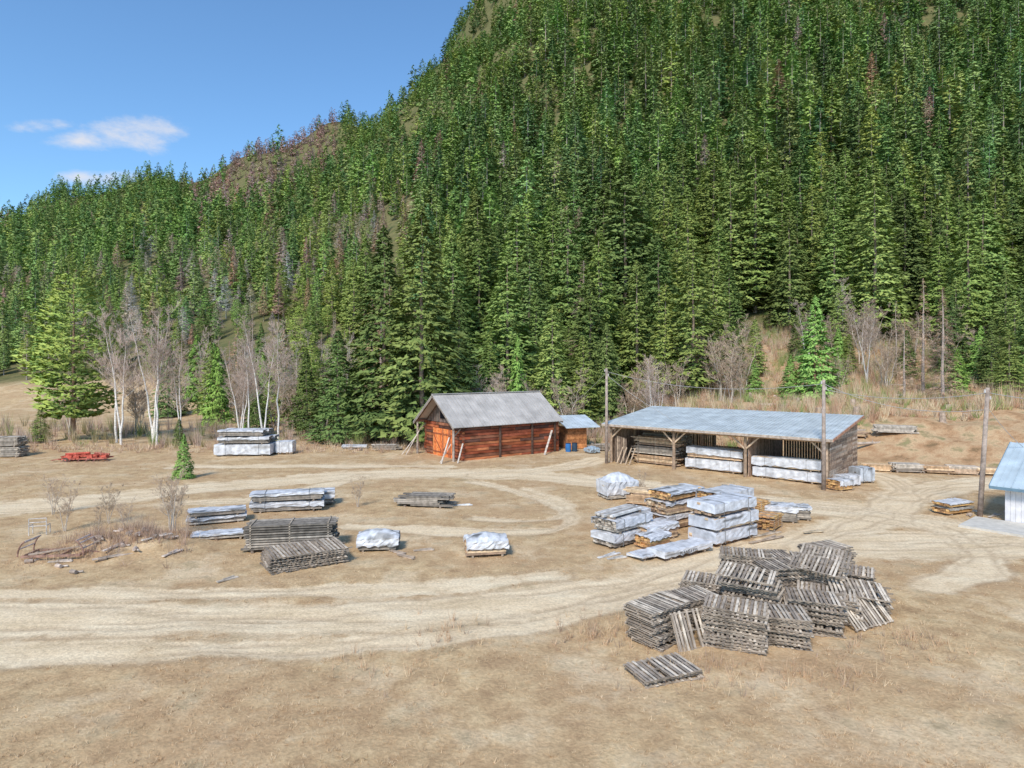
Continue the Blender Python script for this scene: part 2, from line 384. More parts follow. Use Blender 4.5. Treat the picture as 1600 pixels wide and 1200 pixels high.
pts = []
y = 80.0
while y < 905:
    sp_ = 6.5 + y * .0098
    x = -.90 * y - 8
    while x < .90 * y + 8:
        xx = x + R.uniform(-.5, .5) * sp_; yy = y + R.uniform(-.5, .5) * sp_
        x += sp_ * 1.02
        if yy < fb(xx): continue
        z = gz(xx, yy)
        if (z - 9) / yy > .66: continue
        if any(abs(xx - a) < 3.4 and abs(yy - b_) < 3.4 for a, b_, _ in hand_xy): continue
        pts.append((xx, yy, z))
    y += sp_ * .95
def region(x, y):
    u = x / y
    f = 'main'
    if u < -.15 and y < 420 and y < 330 + 500 * (-.15 - u): f = 'valley'
    if -.50 < u < -.27 and y > 560 and y > 560 + 900 * abs(u + .40): f = 'mauve'
    return f
def pick(x, y):
    rg = region(x, y); q = R.random()
    pn = .5 + .5 * math.sin(x * .06 + 2 * math.sin(y * .035)) 
    if rg == 'mauve': return 'larchm' if q < .85 else 'slim'
    if rg == 'valley':
        if q < .10: return 'dead'
        if q < .26 + .34 * pn: return 'larchg'
        if q < .68: return 'cedar'
        if q < .84: return 'pine'
        return 'fir' if q < .88 else 'slim'
    if q < .025: return 'dead'
    if q < .04: return 'larchg'
    if q < .25 + .13 * pn: return 'cedar'
    if q < .74: return 'slim'
    return 'fir'
def tall(key, x, y):
    h = R.gauss(25.5, 4.6) + 2.0 * math.sin(x * .05) * math.sin(y * .06)
    if key in ('larchg', 'larchm'): h *= .72
    if key == 'pine': h *= .8
    if R.random() < .2: h *= .58
    if region(x, y) == 'valley': h *= .56 if y < 230 else .7
    elif -32 < x < 3 and y < 120: h *= .68
    if y > 420: h *= .94
    return max(7, min(36, h))
pts.sort(key=lambda p: p[1])
recs = []
nind = 0
for x, y, z in pts:
    k = pick(x, y); H = tall(k, x, y); w = R.uniform(1.1, 1.5)
    if nind < 226 and abs(x / y) < .86:
        kk = {'larchg': 'larch', 'larchm': 'larch'}.get(k, k)
        tree(kk, x, y, H, w, None, 'conifers in the hillside wood'); nind += 1
    else: recs.append((x, y, z, k, H, w))
lod = {0: (330, 8, .86), 1: (190, 5, 1.3), 2: (80, 3, 2.0)}
styles = {'fir': (4.2, .06, (.15, .235, .078), 'fir', .56), 'slim': (3.7, .13, (.225, .33, .10), 'fir', .56),
          'cedar': (3.6, .06, (.275, .36, .105), 'cedar', .54), 'pine': (3.8, .2, (.29, .38, .105), 'pine', .52),
          'dead': (2.4, .2, (.42, .29, .21), 'fir', .22), 'larchg': (3.1, .2, (.50, .41, .34), 'cedar', .17), 'larchm': (4.0, .1, (.44, .285, .25), 'cedar', .55)}
AV = []; AC = []; AN = []
for lv in range(3):
    nB_, n3, size = lod[lv]
    for st, (Rr, zb, col, prof, thin) in styles.items():
        sel = [r for r in recs if r[3] == st and (0 if r[1] < 230 else 1 if r[1] < 450 else 2) == lv]
        if not sel: continue
        groups = np.array_split(np.arange(len(sel)), 5)
        for gi, g_ in enumerate(groups):
            if len(g_) == 0: continue
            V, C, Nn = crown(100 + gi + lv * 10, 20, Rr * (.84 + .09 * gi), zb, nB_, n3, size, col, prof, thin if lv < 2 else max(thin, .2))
            if lv < 2:
                tv = []; tn = []
                for i in range(3):
                    a0 = 2.1 * i; a1 = 2.1 * (i + 1); r = .24
                    tv += [(math.cos(a0) * r, math.sin(a0) * r, -.5), (math.cos(a1) * r, math.sin(a1) * r, -.5), (0, 0, 19)]
                    tn += [(math.cos(a0), math.sin(a0), 0), (math.cos(a1), math.sin(a1), 0), (math.cos(a0 + 1), math.sin(a0 + 1), 0)]
                V = np.concatenate([V, np.array(tv)]); C = np.concatenate([C, np.tile(np.array([.38, .31, .26]), (9, 1))]); Nn = np.concatenate([Nn, np.array(tn)])
            n = len(g_); A_ = np.array([[sel[i][0], sel[i][1], sel[i][2], sel[i][4], sel[i][5]] for i in g_])
            ang = NR.random(n) * 6.283; ca, sa = np.cos(ang)[:, None], np.sin(ang)[:, None]
            s = (A_[:, 3] / 20)[:, None]; w = A_[:, 4][:, None] * s
            VX = (V[None, :, 0] * ca - V[None, :, 1] * sa) * w + A_[:, 0][:, None]
            VY = (V[None, :, 0] * sa + V[None, :, 1] * ca) * w + A_[:, 1][:, None]
            VZ = V[None, :, 2] * s + A_[:, 2][:, None]
            AV.append(np.stack([VX, VY, VZ], -1).reshape(-1, 3).astype(np.float32))
            NX = Nn[None, :, 0] * ca - Nn[None, :, 1] * sa; NY = Nn[None, :, 0] * sa + Nn[None, :, 1] * ca
            AN.append(np.stack([NX, NY, np.broadcast_to(Nn[None, :, 2], NX.shape)], -1).reshape(-1, 3).astype(np.float32))
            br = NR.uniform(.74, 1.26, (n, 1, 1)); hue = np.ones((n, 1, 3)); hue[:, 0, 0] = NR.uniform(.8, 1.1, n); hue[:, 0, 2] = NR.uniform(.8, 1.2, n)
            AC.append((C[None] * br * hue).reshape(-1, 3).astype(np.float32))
AV = np.concatenate(AV); AC = np.concatenate(AC); AN = np.concatenate(AN)
fo = link('conifer_forest', tri_mesh('conifer_forest', AV, AC, M_forest, AN))
fo['kind'] = 'stuff'; tag(fo, 'dense green conifer forest covering the steep hillside', 'forest')
del AV, AC, AN

# ------------------------------------------------------------------ leafless trees
def bare(seed, H, r0, fork, dens, spread, tcol, bcol, start=.35):
    g = random.Random(seed); T = MB(); B = MB()
    def limb(p, d, l, r, depth, mb, col):
        n = 3 if depth > 0 else 2
        pts_ = [p]; q = p.copy(); dd = d.copy()
        for i in range(n):
            dd = (dd + Vector((g.uniform(-.18, .18), g.uniform(-.18, .18), .10))).normalized()
            q = q + dd * l / n; pts_.append(q.copy())
        for i in range(n):
            mb.cyl(pts_[i], pts_[i + 1], r * (1 - .75 * i / n), r * (1 - .75 * (i + 1) / n), 3, col, cap=False)
        if depth == 0:
            for j in range(4):
                pp = pts_[0].lerp(pts_[-1], g.random()); e = (dd + Vector((g.uniform(-.8, .8), g.uniform(-.8, .8), g.uniform(-.3, .6)))).normalized() * l * g.uniform(.4, .9)
                pv = Vector((g.uniform(-1, 1), g.uniform(-1, 1), g.uniform(-1, 1))).normalized() * .018
                mb.add([pp - pv, pp + pv, pp + e], [(0, 1, 2)], bcol)
        if depth > 0:
            for j in range(dens if depth > 1 else dens + 1):
                k = g.uniform(.25, 1); i = min(n - 1, int(k * n)); pp = pts_[i].lerp(pts_[i + 1], k * n - i)
                a = g.uniform(0, 6.28); o = Vector((math.cos(a), math.sin(a), g.uniform(0, .6)))
                limb(pp, (dd + o * .8).normalized(), l * g.uniform(.35, .6), max(r * .45, .012), depth - 1, mb, bcol)
    a0 = g.uniform(0, 6.28)
    for f in range(fork):
        a = a0 + 2.4 * f; ln = spread * g.uniform(.6, 1.2) * (.35 if fork == 1 else 1)
        p = Vector((math.cos(a) * .12 * f, math.sin(a) * .12 * f, -.2)); top = Vector((math.cos(a) * ln, math.sin(a) * ln, H * g.uniform(.8, 1)))
        n = 8; pts_ = []
        for i in range(n + 1):
            k = i / n; q = p.lerp(top, k); q.x = p.x + (top.x - p.x) * k ** 1.4; q.y = p.y + (top.y - p.y) * k ** 1.4
            pts_.append(q + Vector((g.uniform(-.14, .14), g.uniform(-.14, .14), 0)) * (i > 0))
        for i in range(n):
            c = tcol if i < 5 else tuple(.5 * a_ + .5 * b_ for a_, b_ in zip(tcol, bcol))
            T.cyl(pts_[i], pts_[i + 1], r0 * (1 - .9 * i / n), r0 * (1 - .9 * (i + 1) / n), 7, c, cap=False)
        for j in range(int(36 / fork) + 8):
            k = g.uniform(start, 1); i = min(n - 1, int(k * n)); pp = pts_[i].lerp(pts_[i + 1], k * n - i)
            a = g.uniform(0, 6.28)
            limb(pp, Vector((math.cos(a), math.sin(a), g.uniform(.4, 1.2))).normalized(), H * .2 * (1.15 - k * .7) * g.uniform(.6, 1.2), .04 * (1.2 - k), 2, B, tcol if g.random() < .2 else bcol)
    return T, B
birch = []
for s in range(5):
    T, B = bare(60 + s, 16, .15, (1, 2, 1, 3, 2)[s], 4, 2.4, (.78, .72, .66), (.54, .42, .35), .38)
    birch.append((T.mesh('birch_trunk', M_birch, True), B.mesh('birch_twigs', M_twig)))
alder = []
for s in range(4):
    T, B = bare(80 + s, 10, .09, (2, 3, 1, 3)[s], 4, 2.2, (.55, .47, .39), (.5, .38, .28), .25)
    alder.append((T.mesh('alder_trunk', M_twig, True), B.mesh('alder_twigs', M_twig)))
def btree(var_, x, y, H, w=1, name='birch_tree', label='leafless birch with white trunk and pinkish grey twigs', hh=16, group='leafless birches by the meadow'):
    e = link(name, None, (x, y, gz(x, y)), R.uniform(0, 6.28)); s = H / hh
    link('trunk', var_[0], parent=e, scale=(s * w, s * w, s)); link('crown', var_[1], parent=e, scale=(s * w, s * w, s))
    tag(e, label, 'tree', group); return e
for i, (x, y, H) in enumerate([(-46.3, 75, 16), (-44.9, 73.5, 15), (-40.8, 73.5, 15), (-42.0, 75, 15.5), (-38.6, 74.5, 11),
                               (-30.3, 74, 13.5), (-28.2, 72.5, 14), (-26.8, 73.5, 13.5), (-32.2, 76, 11),
                               (18.2, 82, 9.5), (17.2, 79, 9.5), (19.4, 84, 8), (-4.5, 80, 9), (-2, 79, 8),
                               (-52, 108, 11), (-44, 112, 12), (-38, 106, 11), (-33, 98, 12), (-58, 122, 12), (-28, 98, 12), (24, 96, 11), (46, 100, 11), (58, 112, 12), (51, 92, 10), (-47, 126, 13), (-66, 138, 14), (-36, 118, 13), (-54, 130, 13), (-29, 112, 12)]):
    btree(birch[i % 5], x, y, H, .95)
for i in range(84):
    if i < 26: x = R.uniform(-9, 36); y = R.uniform(73, 86) + (10 if x > 15 else 0)
    elif i < 64: x = R.uniform(-60, -18); y = R.uniform(80, 118)
    else: x = R.uniform(26, 74); y = R.uniform(76, 118)
    if x > 8 and x < 30 and y < 80: continue
    btree(alder[i % 4], x, y, R.uniform(4.5, 10.5), 1.15, 'alder_tree', 'thin leafless grey brown alder at the wood edge', 10, 'bare saplings at the wood edge')
for x, y, H in [(-24.4, 34.9, 2.8), (-23, 36.5, 2.4), (-17.7, 33.2, 3.4), (-18.2, 34.5, 2.8), (-9.9, 41, 2.0), (-28, 39, 2.5), (-21.6, 33.5, 1.8), (9, 44.5, 1.8), (-19.6, 32.4, 1.8), (-16.4, 32.2, 1.5)]:
    btree(alder[R.randrange(4)], x, y, H, 1.1, 'bare_sapling', 'spindly leafless sapling standing in dry grass', 10, 'bare saplings in the yard')

def blades(name, lst, label, cat, mat):
    V = []; C = []
    for x, y, n, h, spd, w, col in lst:
        z = gz(x, y)
        a = NR.random(n) * 6.283; r = NR.random(n) * spd * .35; ln = h * NR.uniform(.5, 1.1, n)
        o = np.stack([x + np.cos(a) * r, y + np.sin(a) * r, np.full(n, z - .03)], -1)
        a2 = a + NR.normal(0, .6, n); k = NR.uniform(.1, 1, n) * spd
        tip = o + np.stack([np.cos(a2) * k, np.sin(a2) * k, ln], -1)
        pa = NR.random(n) * 6.283; p = np.stack([np.cos(pa), np.sin(pa), np.zeros(n)], -1) * w
        V.append(np.stack([o - p / 2, o + p / 2, tip], 1).reshape(-1, 3))
        cc = np.array(col)[None] * NR.uniform(.8, 1.2, n)[:, None]; C.append(np.repeat(cc, 3, 0))
    o = link(name, tri_mesh(name, np.concatenate(V), np.concatenate(C), mat)); o['kind'] = 'stuff'; tag(o, label, cat)
lst = []
cand = NR.random((36000, 2)); cx = (cand[:, 0] - .5) * 2; cy = 14 + 56 * cand[:, 1] ** 1.6; cx = cx * (.85 * cy + 2)
tmk, _ = trackmask(cx, cy)
for x, y, t in zip(cx, cy, tmk):
    den = .5 + .5 * math.sin(x * .45 + 2 * math.sin(y * .3)) * math.sin(y * .5 + x * .13)
    if t > .35 or R.random() > .1 + .9 * den: continue
    c = R.choice([(.64, .46, .28), (.57, .40, .24), (.70, .53, .34), (.48, .32, .19)])
    lst.append((x, y, 7, R.uniform(.04, .13), .15, .012 + .0004 * y, c))
for (x0, y0, n) in [(3.0, 21.5, 100), (5.5, 19, 80), (-2, 21.5, 30), (9, 18.3, 50), (-17, 33.5, 120), (-19, 31.5, 200), (13, 21, 60), (-21, 30, 160), (11.5, 27, 50), (-4, 19, 30), (-22, 34.5, 80)]:
    for _i in range(n): lst.append((x0 + R.gauss(0, 1.0), y0 + R.gauss(0, .7), 7, R.uniform(.2, .6), .24, .016, R.choice([(.62, .41, .26), (.7, .52, .33), (.5, .32, .2), (.4, .28, .2)])))
for _i in range(110): lst.append((-18.8 + R.gauss(0, 1.6), 31.6 + R.gauss(0, 1.0), 14, R.uniform(.4, 1.1), .5, .018, R.choice([(.45, .31, .24), (.52, .36, .27), (.38, .26, .2)])))
blades('dry_grass', lst, 'patchy tufts of dry straw coloured grass', 'grass', M_grass)
lst = []
for _i in range(1700):
    x = R.uniform(-75, 80); yb = float(fb(x)); y = yb - R.uniform(-6, 9)
    if x < -22 and R.random() < .5: y = R.uniform(70, 95)
    if -22 < x < 16: y = R.uniform(72, 88)
    lst.append((x, y, 34, R.uniform(.8, 2.8), .8, .05, R.choice([(.55, .4, .31), (.62, .45, .34), (.5, .38, .31), (.4, .33, .17), (.27, .33, .1)])))
for _i in range(6500):
    x = R.uniform(20, 105); y = R.uniform(66, 124)
    if bankq(x, y) < 5: continue
    k = .5 + .5 * math.sin(x * .3 + 1) * math.sin(y * .25)
    lst.append((x, y, 24, R.uniform(.4, 1.2 + 2.0 * k), .8, .055, R.choice([(.60, .38, .25), (.55, .33, .21), (.52, .39, .27), (.38, .37, .15), (.66, .50, .34), (.28, .35, .12), (.7, .55, .36)])))
for _i in range(300):
    x = R.uniform(-62, -6); y = R.uniform(66, 72)
    lst.append((x, y, 22, R.uniform(.3, 1.1), .6, .04, R.choice([(.62, .45, .32), (.55, .37, .25), (.72, .55, .36)])))
blades('brush', lst, 'tangled leafless brown brush along the wood edge', 'bushes', M_grass)

# ------------------------------------------------------------------ helpers for things
def thing(name, x, y, rot, label, cat, group=None, z=None):
    e = link(name, None, (x, y, gz(x, y) if z is None else z), rot); e.empty_display_size = .5
    return tag(e, label, cat, group)
def part(e, name, mb, mat, smooth=False, label=None):
    o = link(name, mb.mesh(name, mat, smooth), parent=e)
    if label: o['label'] = label
    return o
for i in range(26):
    x = R.uniform(30, 66); y = R.uniform(64, 96)
    if bankq(x, y) < 7: continue
    m = MB(); h_ = R.uniform(.4, 1.1); r_ = R.uniform(.2, .4)
    m.cyl((0, 0, -.2), (.03, 0, h_ * .5), r_ * 1.2, r_, 9, var((.42, .32, .25), .2)); m.cyl((.03, 0, h_ * .5), (.05, .02, h_), r_, r_ * .92, 9, var((.46, .35, .27), .2))
    for k in range(4): a = k * 1.6 + R.random(); m.cyl((0, 0, .1), (math.cos(a) * r_ * 2.2, math.sin(a) * r_ * 2.2, -.1), r_ * .35, .04, 5, (.36, .27, .2))
    o = link('tree_stump', m.mesh('tree_stump', M_wood), (x, y, gz(x, y)), R.uniform(0, 6)); tag(o, 'grey brown tree stump on the brushy bank', 'stump', 'stumps on the bank')
for i in range(16):
    x = R.uniform(32, 62); y = R.uniform(62, 90)
    if bankq(x, y) < 6: continue
    m = MB(); l_ = R.uniform(1.5, 4); m.cyl((-l_ / 2, 0, .15), (l_ / 2, 0, .2), .16, .1, 8, var((.5, .4, .32), .2)); m.cyl((0, 0, .18), (.5, .4, .5), .05, .02, 5, (.45, .35, .28))
    o = link('fallen_log', m.mesh('fallen_log', M_wood), (x, y, gz(x, y)), R.uniform(-.6, .6)); tag(o, 'bleached fallen log lying on the bank', 'log', 'logs on the bank')

# ------------------------------------------------------------------ barn
L, W = 11.6, 7.0
barn = thing('log_barn', -2.07, 67.04, math.radians(36), 'reddish brown log barn with grey metal gable roof', 'barn', z=-.05)
RED = [(.33, .09, .045), (.39, .12, .055), (.23, .075, .045), (.43, .155, .07), (.12, .06, .045), (.34, .10, .055), (.26, .11, .065)]
nl = 12; lh = 3.5 / nl
def logwall(p0, p1, skip=None, end=.24):
    m = MB(); p0 = Vector(p0); p1 = Vector(p1); d = (p1 - p0); ln = d.length; d.normalize()
    along = abs(d.x) > .5
    for i in range(nl):
        z = lh * (i + .5) + (.0 if along else -lh * .25); e_ = end * R.uniform(.5, 1.2)
        segs = [(-e_, ln + e_)] if not (skip and z < skip[2]) else [(-e_, skip[0]), (skip[1], ln + e_)]
        for a, b_ in segs:
            cuts = sorted([a, b_] + [R.uniform(a + .5, b_ - .5) for _ in range(int((b_ - a) / 4))])
            for s0, s1 in zip(cuts[:-1], cuts[1:]):
                q0 = p0 + d * (s0 + .004); q1 = p0 + d * (s1 - .004); dy_ = R.uniform(-.02, .02)
                m.beam((q0.x, q0.y + dy_, z), (q1.x, q1.y + dy_, z), .26, lh - R.uniform(.03, .06), var(R.choice(RED), .2))
    q0 = p0 + d * .02; q1 = p0 + d * (ln - .02)
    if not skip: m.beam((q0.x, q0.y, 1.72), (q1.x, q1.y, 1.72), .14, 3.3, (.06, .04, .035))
    return m
hx, hy = L / 2, W / 2
part(barn, 'wall', logwall((-hx, -hy, 0), (hx, -hy, 0)), M_log, label='long red brown log side wall')
part(barn, 'wall', logwall((-hx, hy, 0), (hx, hy, 0)), M_log)
part(barn, 'wall', logwall((-hx, -hy, 0), (-hx, hy, 0), (1.5, 5.5, 2.95)), M_log, label='front log wall around the big doors')
part(barn, 'wall', logwall((hx, -hy, 0), (hx, hy, 0)), M_log)
zr, ze, ov = 6.25, 3.3, 4.05
def roofz(y_): return zr - (zr - ze) * abs(y_) / ov
for sx_ in (-1, 1):
    m = MB(); n = 34
    for i in range(n):
        y_ = -hy + W * (i + .5) / n; top = roofz(y_) - .14
        m.box((sx_ * (hx + .02), y_, (3.45 + top) / 2), (.05, W / n - .012, top - 3.45), var(R.choice([(.16, .125, .105), (.2, .14, .115), (.12, .1, .09)]), .2))
    part(barn, 'gable', m, M_wood, label='dark vertical boards in the gable')
m = MB()
def slab(mb, y0, y1, x0, x1, z0, z1, th, col, ribs, ribcol):
    vs_ = [(x0, y0, z0), (x1, y0, z0), (x1, y1, z1), (x0, y1, z1)]
    vs_ += [(a, b_, c_ - th) for a, b_, c_ in vs_]
    mb.add(vs_, [(0, 1, 2, 3), (7, 6, 5, 4), (0, 4, 5, 1), (1, 5, 6, 2), (2, 6, 7, 3), (3, 7, 4, 0)], col)
    n_ = int((x1 - x0) / ribs)
    for i in range(n_ + 1):
        xx = x0 + .03 + (x1 - x0 - .06) * i / n_
        mb.beam((xx, y0, z0 + .012), (xx, y1, z1 + .012), .05, .04, var(ribcol, .05))
x0, x1 = -hx - 1.35, hx + .5
GR = (.47, .425, .385)
nst = 12
for i in range(nst):
    a = x0 + (x1 - x0) * i / nst; b_ = x0 + (x1 - x0) * (i + 1) / nst
    slab(m, -ov, 0, a, b_, ze, zr, .05, var(GR, .07), .33, (.44, .40, .365)); slab(m, ov, 0, a, b_, ze, zr, .05, var(GR, .07), .33, (.44, .40, .365))
m.box(((x0 + x1) / 2, 0, zr + .04), (x1 - x0, .35, .06), (.45, .41, .38))
part(barn, 'roof', m, M_roof)
m = MB()
for xx in (x0 + .05, x1 - .05):
    for sg in (-1, 1):
        m.beam((xx, sg * (ov - .02), ze - .15), (xx, 0, zr - .15), .06, .2, (.30, .25, .21))
for k in range(13):
    xx = x0 + .2 + (x1 - x0 - .4) * k / 12
    for sg in (-1, 1): m.beam((xx, sg * (ov - .1), ze - .13), (xx, 0, zr - .13), .07, .12, (.16, .1, .07))
for sg in (-1, 1): m.beam((x0 + .1, sg * hy, 3.5), (x1 - .1, sg * hy, 3.5), .2, .2, (.2, .11, .08))
m.beam((x0 + .1, 0, zr - .35), (x1 - .1, 0, zr - .35), .2, .22, (.16, .1, .08))
part(barn, 'rafter', m, M_wood)
for sg in (-1, 1):
    m = MB()
    for i in range(8):
        m.box((-hx - .17, sg * (.12 + .235 * i), 1.44), (.05, .222, 2.8), var(R.choice([(.85, .26, .085), (.78, .22, .075), (.8, .3, .11), (.4, .14, .07)]), .1))
    for z_ in (.5, 2.3): m.box((-hx - .215, sg * .95, z_), (.04, 1.75, .14), (.36, .12, .06))
    m.beam((-hx - .215, sg * .15, .6), (-hx - .215, sg * 1.75, 2.2), .04, .12, (.36, .12, .06))
    part(barn, 'door', m, M_wood, label='orange red plank barn door')
m = MB(); m.box((-hx - .12, 0, 4.3), (.06, 1.1, .9), (.015, .015, .018)); part(barn, 'window', m, M_plain)
for xx in (-1.6, 2.4, 5.4):
    m = MB(); m.box((xx, -hy - .23, 1.75), (.2, .12, 3.4), (.13, .08, .06)); part(barn, 'post', m, M_wood)
for sg in (-1, 1):
    m = MB(); m.cyl((x0 + .3, sg * (hy + .1), 0), (x0 + .3, sg * (hy + .1), 3.45), .12, .1, 8, (.42, .34, .28)); m.beam((x0 + .3, sg * hy, 2.3), (-hx, sg * hy, 3.3), .1, .1, (.34, .25, .19)); part(barn, 'post', m, M_wood)
def barnw(lx, ly, lz=0):
    c_, s_ = math.cos(math.radians(36)), math.sin(math.radians(36))
    return Vector((-2.07 + lx * c_ - ly * s_, 67.04 + lx * s_ + ly * c_, lz))
for (a, b_, w_) in [((-8.4, -4.0, 0), (-7.2, -3.4, 2.3), .12), ((-8.2, -3.4, 0), (-7.2, -3.7, 1.7), .12), ((-8.5, 3.0, 0), (-7.0, 3.0, 2.4), .1), ((-8.6, 3.7, 0), (-7.0, 3.5, 1.9), .1), ((-7.0, -4.6, 0), (-6.0, -3.9, 1.7), .14), ((3.0, -5.0, 0), (4.9, -3.86, 2.3), .2)]:
    m = MB(); m.beam(barnw(*a), barnw(*b_), w_, .05, var((.6, .51, .43), .15)); o = link('leaning_board', m.mesh('leaning_board', M_wood)); tag(o, 'bleached grey board leaning against the log barn', 'board', 'boards leaning on the barn')

le = thing('small_shed', 6.6, 70.3, math.radians(20), 'small orange timber lean-to with pale blue metal roof', 'shed')
m = MB()
for i in range(9): m.box((0, -1.3, .14 + .26 * i), (2.2, .1, .25), var(R.choice([(.58, .25, .1), (.46, .19, .08)]), .2))
for i in range(9): m.box((-1.1, 0, .14 + .26 * i), (.1, 2.5, .25), var((.42, .2, .1), .2)); m.box((1.1, 0, .14 + .26 * i), (.1, 2.5, .25), var((.42, .2, .1), .2))
part(le, 'wall', m, M_wood)
m = MB(); slab(m, -2.0, 1.7, -1.6, 2.4, 2.35, 3.4, .05, (.5, .55, .58), .4, (.48, .53, .56)); part(le, 'roof', m, M_roof)
m = MB(); m.cyl((1.9, -1.8, 0), (1.9, -1.8, 2.4), .07, .07, 7, (.3, .2, .14)); part(le, 'post', m, M_wood)

# ------------------------------------------------------------------ pole shed
SF = Vector((9.3, 60.0)); sd = Vector((.7615, -.6481)); spv = Vector((.6481, .7615)); srot = math.atan2(sd.y, sd.x)
def SP(t, w): v = SF + sd * t + spv * w; return v.x, v.y
cx_, cy_ = SP(0, 0)
SL, SW = 18.7, 8.8
sh = thing('pole_shed', cx_, cy_, srot, 'long open timber pole shed with pale blue-grey metal roof', 'shed', z=-.03)
def zr_(w): return 3.62 + (w / SW) * 1.05
m = MB(); n = 20
for i in range(n):
    a = -.6 + (SL + 1.2) * i / n; b_ = -.6 + (SL + 1.2) * (i + 1) / n
    slab(m, -.7, SW + .4, a, b_, zr_(-.7) + .12, zr_(SW + .4) + .12, .04, var((.50, .53, .53), .05), .31, (.475, .505, .51))
part(sh, 'roof', m, M_roof)
m = MB(); m.beam((-.6, -.72, zr_(-.7)), (SL + .6, -.72, zr_(-.7)), .04, .2, (.46, .37, .3)); m.beam((SL + .62, -.7, zr_(-.7) + .02), (SL + .62, SW + .4, zr_(SW + .4) + .02), .04, .2, (.5, .27, .18))
m.beam((-.62, -.7, zr_(-.7) + .02), (-.62, SW + .4, zr_(SW + .4) + .02), .04, .2, (.46, .33, .24))
for k in range(24):
    xx = -.4 + (SL + .8) * k / 23; m.beam((xx, -.6, zr_(-.6)), (xx, SW + .3, zr_(SW + .3)), .06, .14, var((.42, .29, .2), .2))
for w_ in (0, SW / 2, SW): m.beam((-.2, w_, zr_(w_) - .22), (SL + .2, w_, zr_(w_) - .22), .14, .26, (.5, .34, .22))
part(sh, 'rafter', m, M_wood)
DK = [(.27, .19, .14), (.33, .23, .17), (.22, .16, .12), (.4, .3, .22)]
for t_ in (0, 6.35, 12.6, SL):
    for w_ in (0, SW / 2, SW):
        m = MB(); m.cyl((t_, w_, -.2), (t_, w_, zr_(w_) - .3), .15, .12, 8, var((.42, .3, .21), .2))
        part(sh, 'post', m, M_wood)
        if w_ == 0:
            for e0, e1 in (((t_, 0, 2.3), (t_ - 1.1, 0, zr_(0) - .3)), ((t_, 0, 2.3), (t_ + 1.1, 0, zr_(0) - .3)), ((t_, .1, 2.2), (t_, 1.1, zr_(1.1) - .25))):
                if e1[0] < 0 or e1[0] > SL + .5: continue
                m = MB(); m.beam(e0, e1, .1, .12, (.58, .43, .3)); part(sh, 'brace', m, M_wood)
def plankwall(a, b_, ztop0, ztop1, cols, pw=.2, z0=0.05, gap=.03, horiz=False):
    m = MB(); a = Vector(a); b_ = Vector(b_); ln = (b_ - a).length; d = (b_ - a) / ln; ang = math.atan2(d.y, d.x)
    if not horiz:
        n_ = int(ln / pw)
        for i in range(n_):
            k = (i + .5) / n_; p = a + d * ln * k; zt = ztop0 + (ztop1 - ztop0) * k - R.uniform(0, .04)
            m.box((p.x, p.y, (z0 + zt) / 2), (pw - gap, .04, zt - z0), var(R.choice(cols), .2), ang)
    else:
        z = z0
        while z < max(ztop0, ztop1) - .1:
            k0, k1 = 0, 1
            zc = z + pw / 2
            if zc > ztop0: k0 = (zc - ztop0) / (ztop1 - ztop0)
            n_ = 5
            for j in range(n_):
                q0 = k0 + (k1 - k0) * j / n_; q1 = k0 + (k1 - k0) * (j + 1) / n_
                p = a + d * ln * (q0 + q1) / 2
                m.box((p.x, p.y, zc), (ln * (q1 - q0) - .015, .05, pw - gap), var(R.choice(cols), .25), ang, tilt=(.12, 0))
            z += pw
    return m
part(sh, 'wall', plankwall((SL + .19, .1), (SL + .19, SW - .1), zr_(0), zr_(SW), [(.40, .28, .2), (.46, .34, .25), (.33, .24, .18), (.52, .41, .32)], .19, horiz=True, gap=.01), M_wood, label='brown shingled end wall')
part(sh, 'wall', plankwall((SL - .15, .1), (SL - .15, SW - .1), zr_(0) - .1, zr_(SW) - .1, DK, .2), M_wood)
part(sh, 'wall', plankwall((12.6 + .18, .2), (12.6 + .18, SW - .1), zr_(0) - .1, zr_(SW) - .1, [(.44, .3, .22), (.52, .36, .27), (.36, .25, .18)], .2), M_wood, label='brown plank partition wall')
part(sh, 'wall', plankwall((-.17, .2), (-.17, SW - .1), zr_(0) - .6, zr_(SW) - .6, DK, .2), M_wood)
part(sh, 'wall', plankwall((.1, SW + .15), (6.2, SW + .15), 3.6, 3.6, DK, .22), M_wood, label='dark plank back wall')
part(sh, 'wall', plankwall((12.8, SW + .15), (SL, SW + .15), 2.6, 2.6, DK, .22), M_wood)
part(sh, 'wall', plankwall((6.4, SW + .15), (12.5, SW + .15), 1.3, 1.3, DK, .25), M_wood)
part(sh, 'wall', plankwall((.2, .3), (1.5, .3), 2.6, 2.3, DK, .2), M_wood)

